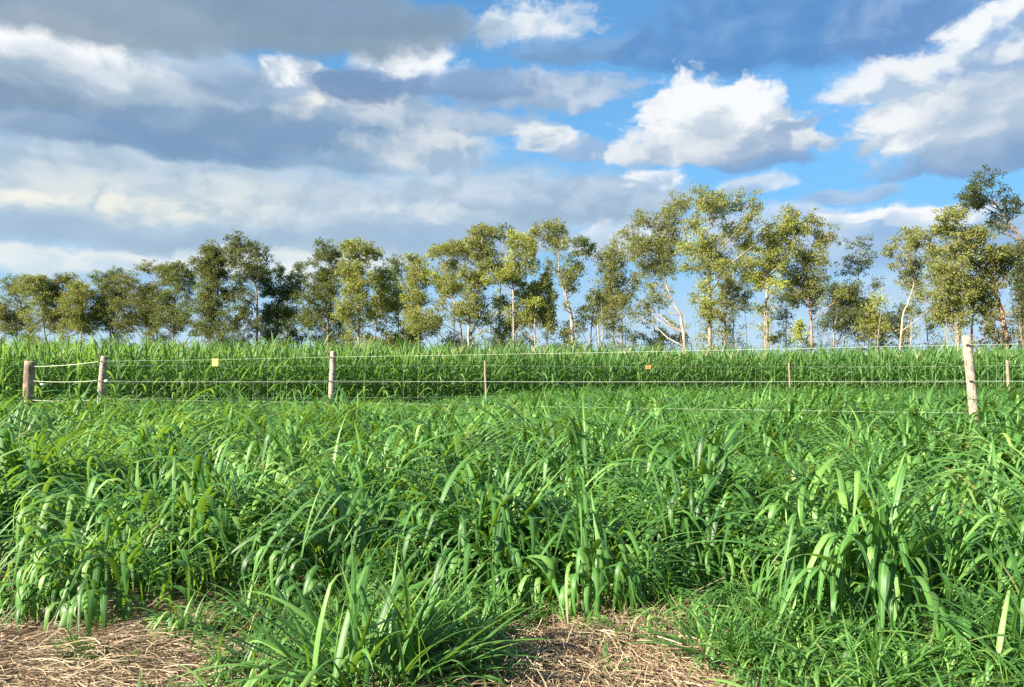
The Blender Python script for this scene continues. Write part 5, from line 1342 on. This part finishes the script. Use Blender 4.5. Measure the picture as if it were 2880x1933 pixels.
     [(-0.32,6.07,0.32,0.32,0.7,0),(-0.08,5.28,0.47,0.47,0.7,0),(0.08,4.57,0.4,0.47,0.7,0),(-0.4,5.52,0.32,0.32,0.7,0)],
     'small dark bluish tree at the foot of the leaning slim tree'),
    ('eucalyptus_tree', 24.95, 47.7, 'olive', 0.11,
     [(-0.12,0.0),(0.4,5.12),(0.73,6.29),(0.99,7.16),(1.07,8.7),(0.99,10.53)],
     [(0.69,10.74,0.44,0.37,0.85,0),(1.35,10.74,0.51,0.37,0.85,0),(1.86,10.53,0.37,0.37,0.85,0),(0.04,10.38,0.29,0.22,0.85,0),(-0.55,9.57,0.37,0.37,0.85,0),(0.11,9.06,0.44,0.37,0.85,0),(-0.26,8.55,0.22,0.29,0.85,0),(0.77,10.09,0.51,0.37,0.85,0),(1.43,9.87,0.51,0.37,0.85,0),(2.01,9.57,0.29,0.29,0.85,0),(0.84,8.19,0.44,0.37,0.85,0),(1.57,8.77,0.44,0.29,0.85,0),(0.77,7.53,0.22,0.22,0.85,0),(1.28,8.55,0.44,0.44,0.85,0)],
     'slim tree with a bare pale leaning trunk standing in the open gap'),
    ('eucalyptus_tree', 27.81, 46.4, 'olive', 0.26,
     [(-0.07,0.0),(0.25,5.0),(0.46,7.42),(0.25,9.27),(-0.11,10.98)],
     [(-1.03,11.4,0.43,0.36,1.0,0),(-0.46,11.33,0.43,0.36,1.0,0),(0.04,11.4,0.36,0.28,1.0,0),(-0.96,10.76,0.43,0.36,1.0,0),(0.46,10.83,0.57,0.36,1.0,0),(0.96,10.55,0.43,0.36,1.0,0),(-0.18,10.55,0.57,0.36,1.0,0),(0.25,9.98,0.71,0.43,1.0,0),(1.31,10.12,0.57,0.43,1.0,0),(-0.6,9.55,0.43,0.43,1.0,0),(0.96,9.41,0.71,0.43,1.0,0),(0.11,8.98,0.71,0.5,1.0,1),(-1.03,9.13,0.43,0.43,1.0,0),(1.67,9.41,0.64,0.43,1.0,0),(-1.17,8.13,0.64,0.43,1.0,0),(-0.46,8.13,0.64,0.5,1.0,0),(0.25,7.99,0.71,0.5,1.0,0),(-0.82,7.42,0.71,0.43,1.0,0),(-1.6,6.64,0.57,0.36,1.0,0),(-0.04,7.14,0.64,0.5,1.0,0),(0.68,6.99,0.64,0.5,1.0,0),(-0.75,6.28,0.57,0.43,1.0,0),(-0.04,6.14,0.57,0.5,1.0,0),(-0.89,5.36,0.43,0.5,1.0,0),(-0.25,5.43,0.57,0.5,1.0,0),(0.25,5.29,0.43,0.5,1.0,0)],
     'massive olive tree with foliage to the ground behind the big right post'),
    ('eucalyptus_tree', 32.72, 47.5, 'dark', 0.2,
     [(0.01,0.0),(-0.04,8.31),(-0.11,9.84),(-0.76,11.44),(-1.57,12.46),(-2.51,13.11)],
     [(-3.02,13.7,0.58,0.51,1.0,0),(-2.73,13.19,0.66,0.44,1.0,0),(-3.31,13.33,0.44,0.44,1.0,0),(-2.29,12.75,0.51,0.44,1.0,0),(-1.86,12.97,0.44,0.36,1.0,0),(-1.42,13.33,0.44,0.29,0.4,0),(-1.13,12.46,0.51,0.36,1.0,0),(-0.76,12.02,0.44,0.44,1.0,0),(-0.47,11.8,0.36,0.29,1.0,0),(-1.42,11.22,0.44,0.36,0.4,0),(-0.84,10.78,0.36,0.29,0.4,0),(-1.86,10.42,0.51,0.29,1.0,0)],
     'highest tree at the right with a tuft leaning far left on bare white limbs'),
    ('eucalyptus_tree', 31.31, 46.5, 'olive', 0.24,
     [(0.04,0.0),(-0.14,4.94),(-0.39,6.29),(-0.78,7.93),(-1.5,8.43),(-2.21,8.57)],
     [(-1.21,9.14,0.71,0.43,1.0,0),(-1.78,8.64,0.64,0.43,1.0,0),(-0.71,9.14,0.64,0.43,1.0,0),(-1.07,8.14,0.64,0.43,1.0,0),(-1.42,7.43,0.64,0.43,1.0,0),(-1.78,6.86,0.5,0.43,1.0,0),(0.07,9.0,0.5,0.43,1.0,0),(0.36,9.28,0.43,0.43,1.0,1),(-0.14,8.5,0.5,0.43,1.0,0),(-0.14,7.57,0.43,0.36,1.0,0),(-1.21,6.44,0.5,0.43,1.0,0),(-1.07,5.58,0.43,0.5,1.0,0),(-1.42,4.87,0.43,0.43,1.0,0),(-1.07,4.23,0.43,0.36,1.0,0),(-2.21,8.14,0.57,0.43,1.0,0),(-2.35,7.43,0.57,0.43,1.0,0)],
     'tree with a dark reddish trunk bending left near the right edge'),
    ('eucalyptus_tree', 31.78, 51.2, 'dark', 0.15,
     [(0.01,0.0),(-0.04,5.73),(-0.12,6.9)],
     [(-0.16,6.67,0.47,0.47,1.0,0),(0.31,7.3,0.55,0.47,1.0,0),(-0.39,7.14,0.47,0.47,1.0,0)],
     'dark double-stemmed tree just right of the big right post'),
    ('eucalyptus_tree', 32.12, 46.1, 'dark', 0.16,
     [(0.02,0.0),(-0.07,6.32),(0.0,8.8)],
     [(0.0,8.8,0.64,0.49,1.0,0),(-0.57,8.09,0.42,0.64,1.0,0),(0.14,7.74,0.64,0.57,1.0,0),(-0.71,6.68,0.49,0.49,1.0,0),(0.0,6.32,0.57,0.57,1.0,0),(-0.85,5.62,0.35,0.49,1.0,0),(-0.28,5.26,0.49,0.49,1.0,0),(0.28,9.64,0.42,0.42,1.0,0),(-0.42,9.36,0.42,0.42,1.0,0)],
     'dark leafy tree cut by the right picture edge'),
]

def bark_material(name, c1, c2, c3):
    return wood_material(name, c1, c2, c3, 3.0, 0.25, 0.5, 0.9)
M['bark_pale'] = bark_material('pale_bark', (0.42, 0.37, 0.31), (0.26, 0.22, 0.18), (0.17, 0.14, 0.115))
M['bark_red'] = bark_material('reddish_bark', (0.36, 0.22, 0.14), (0.18, 0.10, 0.07), (0.26, 0.19, 0.14))
M['bark_dark'] = bark_material('dark_bark', (0.20, 0.16, 0.13), (0.09, 0.07, 0.055), (0.26, 0.22, 0.18))
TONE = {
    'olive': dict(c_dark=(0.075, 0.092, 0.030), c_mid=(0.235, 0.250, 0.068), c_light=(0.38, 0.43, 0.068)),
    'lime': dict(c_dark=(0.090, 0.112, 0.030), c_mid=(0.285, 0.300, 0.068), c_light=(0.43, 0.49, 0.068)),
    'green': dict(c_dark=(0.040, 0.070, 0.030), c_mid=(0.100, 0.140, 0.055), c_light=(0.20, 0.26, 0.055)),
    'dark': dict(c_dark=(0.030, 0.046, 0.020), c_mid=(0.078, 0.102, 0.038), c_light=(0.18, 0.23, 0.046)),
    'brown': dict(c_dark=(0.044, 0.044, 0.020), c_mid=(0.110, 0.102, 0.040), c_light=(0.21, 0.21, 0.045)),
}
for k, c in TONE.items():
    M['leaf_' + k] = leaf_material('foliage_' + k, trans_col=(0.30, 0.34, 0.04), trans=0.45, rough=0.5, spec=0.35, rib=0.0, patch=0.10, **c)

def leaves_at(centres, r_, size, tint):
    """diamond shaped drooping leaves, two triangles folded along the midrib, at the given points"""
    n = len(centres)
    a = r_.uniform(0, 2 * math.pi, n); dip = r_.normal(-0.7, 0.55, n)
    d = np.stack([np.cos(a) * np.cos(dip), np.sin(a) * np.cos(dip), np.sin(dip)], 1)
    s = r_.normal(0, 1, (n, 3)); s -= d * (s * d).sum(1)[:, None]; s /= np.linalg.norm(s, axis=1)[:, None]
    l = size * r_.uniform(0.7, 1.4, n)[:, None]; w = l * r_.uniform(0.20, 0.34, n)[:, None]
    v = np.stack([centres - d * l * 0.5, centres + s * w - d * l * 0.05, centres + d * l * 0.5, centres - s * w - d * l * 0.05], 1).reshape(-1, 3)
    f = np.arange(n * 4).reshape(n, 4)
    uv = np.tile(np.array([[0.5, 0], [0, 0.5], [0.5, 1], [1, 0.5]]), (n, 1))
    return v, f, uv, np.repeat(tint, 4)

def build_tree(name, X, Y, tone, r0, trunk, pads, label, seed):
    r_ = np.random.default_rng(seed)
    root = empty(name, (X, Y, 0))
    tag(root, label, 'bush' if name == 'bush' else 'tree')
    r0 = r0 * 0.8
    bark = {'olive': 'bark_pale', 'lime': 'bark_pale', 'green': 'bark_pale', 'dark': 'bark_dark', 'brown': 'bark_dark'}[tone]
    if 'reddish' in label: bark = 'bark_red'
    # trunk: smooth path through the given points
    P3 = []
    dy = 0.0
    for i, (x, z) in enumerate(trunk):
        if i: dy += r_.normal(0, 0.25)
        P3.append(np.array([x, dy, z]))
    path = []
    for i in range(len(P3) - 1):
        a, b = P3[i], P3[i + 1]
        a0 = P3[i - 1] if i else a - (b - a); b1 = P3[i + 2] if i + 2 < len(P3) else b + (b - a)
        for u in np.linspace(0, 1, 6)[:-1]:
            u2, u3 = u * u, u * u * u
            path.append(0.5 * ((2 * a) + (-a0 + b) * u + (2 * a0 - 5 * a + 4 * b - b1) * u2 + (-a0 + 3 * a - 3 * b + b1) * u3))
    path.append(P3[-1])
    n = len(path)
    rad_ = [max(0.018, r0 * (1.15 if i == 0 else 1.0) * (1 - 0.86 * (i / (n - 1)) ** 0.8)) for i in range(n)]
    path = [p + np.array([r_.normal(0, 0.03), r_.normal(0, 0.03), 0]) if 0 < i < n - 1 else p for i, p in enumerate(path)]
    path[0] = path[0] - np.array([0, 0, 0.05])
    mb = MB(); tube(mb, path, rad_, 8, 0.5, True, 0.05, seed)
    mb.build('trunk', M[bark], root)
    # limbs to the leaf masses, and the leaves
    zmin = min(p[1] for p in pads)
    if name == 'eucalyptus_tree':               # thin undergrowth of shoots round the foot
        k = 6 if Y > 66 else 2
        pads = pads + [(trunk[0][0] + r_.normal(0, 1.6), r_.uniform(3.2, max(5.0 if Y > 66 else 4.2, zmin)), r_.uniform(0.5, 0.9), r_.uniform(0.5, 0.9), 0.5 if Y > 66 else 0.22, 0) for _ in range(k)]
    # thinner leaf between neighbouring masses
    extra = []
    for k in range(len(pads) - 1):
        a_, b_ = pads[k], pads[k + 1]
        if math.hypot(a_[0] - b_[0], a_[1] - b_[1]) < 2.6:
            extra.append(((a_[0] + b_[0]) / 2 + r_.normal(0, 0.25), (a_[1] + b_[1]) / 2 + r_.normal(0, 0.25), (a_[2] + b_[2]) * 0.5, (a_[3] + b_[3]) * 0.5, 0.55 * min(a_[4], b_[4]), 0))
    pads = pads + extra
    # slim side stems from the foot
    if name == 'eucalyptus_tree':
        for k in range(int(r_.integers(1, 4))):
            x0 = trunk[0][0] + r_.normal(0, 1.1); y0 = r_.normal(0, 0.8); hz = r_.uniform(0.35, 0.58) * trunk[-1][1]; lx = r_.normal(0, 0.5)
            rs = r_.uniform(0.028, 0.055)
            sb = MB(); tube(sb, [(x0, y0, -0.05), (x0 + lx * 0.2 + r_.normal(0, 0.08), y0, hz * 0.3), (x0 + lx * 0.6 + r_.normal(0, 0.1), y0, hz * 0.65), (x0 + lx, y0, hz)], [rs, rs * 0.85, rs * 0.65, rs * 0.3], 6, 0.5, True)
            sb.build('stem', M[bark], root)
    width = max(1.0, np.ptp([p[0] for p in pads]) if len(pads) > 1 else 1.0)
    centres = []; tints = []
    pa = np.array(path)
    for (x, z, rx, rz, dens, bright) in pads:
        rx, rz = rx * 1.15, rz * 1.15
        i0 = int(np.argmin(np.abs(pa[:, 2] - z)))
        off = abs(x - pa[i0][0])
        y = pa[i0][1] + r_.normal(0, 0.22) * width * 0.8
        c = np.array([x, y, z])
        zt = z - max(0.5, 0.75 * math.hypot(off, y - pa[i0][1])) * r_.uniform(0.8, 1.3)
        j = int(np.argmin(np.abs(pa[:, 2] - max(zt, 0.8))))
        s = pa[j]
        mid1 = s + (c - s) * 0.35 + np.array([r_.normal(0, 0.12), r_.normal(0, 0.12), -0.05 * off])
        mid2 = s + (c - s) * 0.7 + np.array([r_.normal(0, 0.15), r_.normal(0, 0.12), 0.02])
        rb = min(rad_[j] * 0.6, 0.075)
        b = MB(); tube(b, [s, mid1, mid2, c], [rb, rb * 0.75, rb * 0.5, 0.012], 5, 0.5, False)
        # sub twigs carry the sprays; leaves gather round their ends
        ry = 0.5 * (rx + rz)
        nt_ = max(7, int(24 * dens))
        ends = []
        for k in range(nt_):
            v = r_.normal(0, 1, 3); v /= np.linalg.norm(v); v *= r_.random() ** 0.45
            e = c + v * np.array([rx, ry, rz]) * 1.28
            ends.append(e)
            st = mid2 + (c - mid2) * r_.uniform(0.2, 1.0)
            tube(b, [st, (st + e) / 2 + np.array([0, 0, 0.06]), e], [0.011, 0.008, 0.004], 3, 0.5, False)
        b.build('branch', M[bark], root)
        nl = int(LEAVES * dens * (rx * rz) / 0.25 + 24)
        pick = r_.integers(0, len(ends), nl)
        sp = 0.24 * ry
        pts = np.array(ends)[pick] + np.clip(r_.normal(0, 1, (nl, 3)), -1.7, 1.7) * np.array([sp, sp, sp * 0.75])
        tv = np.clip((0.78 if bright else 0.42) + r_.normal(0, 0.13, nl), 0.02, 0.97)  # brighter masses: fresh growth, and sunlit foliage put into the leaf colour
        centres.append(pts); tints.append(tv)
        ns = int(nl * 0.10)                     # loose leaves round about
        v = r_.normal(0, 1, (ns, 3)); v /= np.linalg.norm(v, axis=1)[:, None]; v *= r_.uniform(0, 0.9, (ns, 1))
        centres.append(c + v * np.array([rx, ry, rz])); tints.append(np.clip(r_.normal(0.4, 0.14, ns), 0.02, 0.95))
    C = np.concatenate(centres); t_ = np.concatenate(tints)
    ok = C[:, 2] > 0.6
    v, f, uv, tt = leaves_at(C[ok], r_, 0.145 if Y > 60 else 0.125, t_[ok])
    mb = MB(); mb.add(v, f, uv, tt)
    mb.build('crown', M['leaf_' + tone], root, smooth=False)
    return root

LEAVES = 310
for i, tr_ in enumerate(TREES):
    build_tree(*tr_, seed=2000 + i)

# a second, thinner row shows through the gaps of the first
def second_row():
    r_ = np.random.default_rng(77)
    where = ['behind the second and third trees from the left', 'behind the brownish open-topped tree', 'behind the dense tree at the first dip',
             'left of the tallest left spire', 'in the dip right of the tallest left spire', 'left of the flat umbrella top', 'right of the short round olive tree',
             'behind the arching crown left of centre', 'behind the full-crowned central tree', 'left of the open forked tree', 'right of the open forked tree',
             'behind the feathery tree left of the highest crown', 'behind the left half of the highest crown', 'behind the right edge of the highest crown',
             'behind the pointed sunlit tree', 'low down behind the leaning slim tree', 'behind the massive olive tree', 'behind the bent reddish trunk at the right']
    for i, (px, top) in enumerate([(40, 292), (118, 286), (150, 280), (232, 268), (292, 275), (330, 268), (398, 262), (455, 252), (508, 250), (548, 252), (588, 248), (618, 238), (664, 226), (735, 222), (768, 236), (905, 300), (930, 268), (985, 250)]):
        d = 1 / (1 / 88 + (1 / 48 - 1 / 88) * px / 1000) + r_.uniform(6, 12)
        X = (px - 512) / FPX * d
        h = (HORIZON - top) / FPX * d + EYE
        lean = r_.normal(0, 0.5)
        trunk = [(0.0, 0.0), (lean * 0.3, h * 0.35), (lean * 0.6, h * 0.65), (lean, h * 0.95)]
        pads = []
        for k in range(13 if px < 400 else 8):
            u = r_.uniform(0.36, 1.0)
            pads.append((lean * u + r_.normal(0, 0.75 + 0.5 * u), h * u, r_.uniform(0.5, 0.85), r_.uniform(0.45, 0.7), 0.42, 1 if r_.random() < 0.2 else 0))
        tone = 'brown' if px < 160 else 'green' if px < 420 else 'olive'
        root = build_tree('eucalyptus_tree', X, d, tone, 0.10, trunk, pads, 'thin airy second-row tree ' + where[i], 3000 + i)
        tag(root, group='thin trees of the second row behind the windbreak')
second_row()
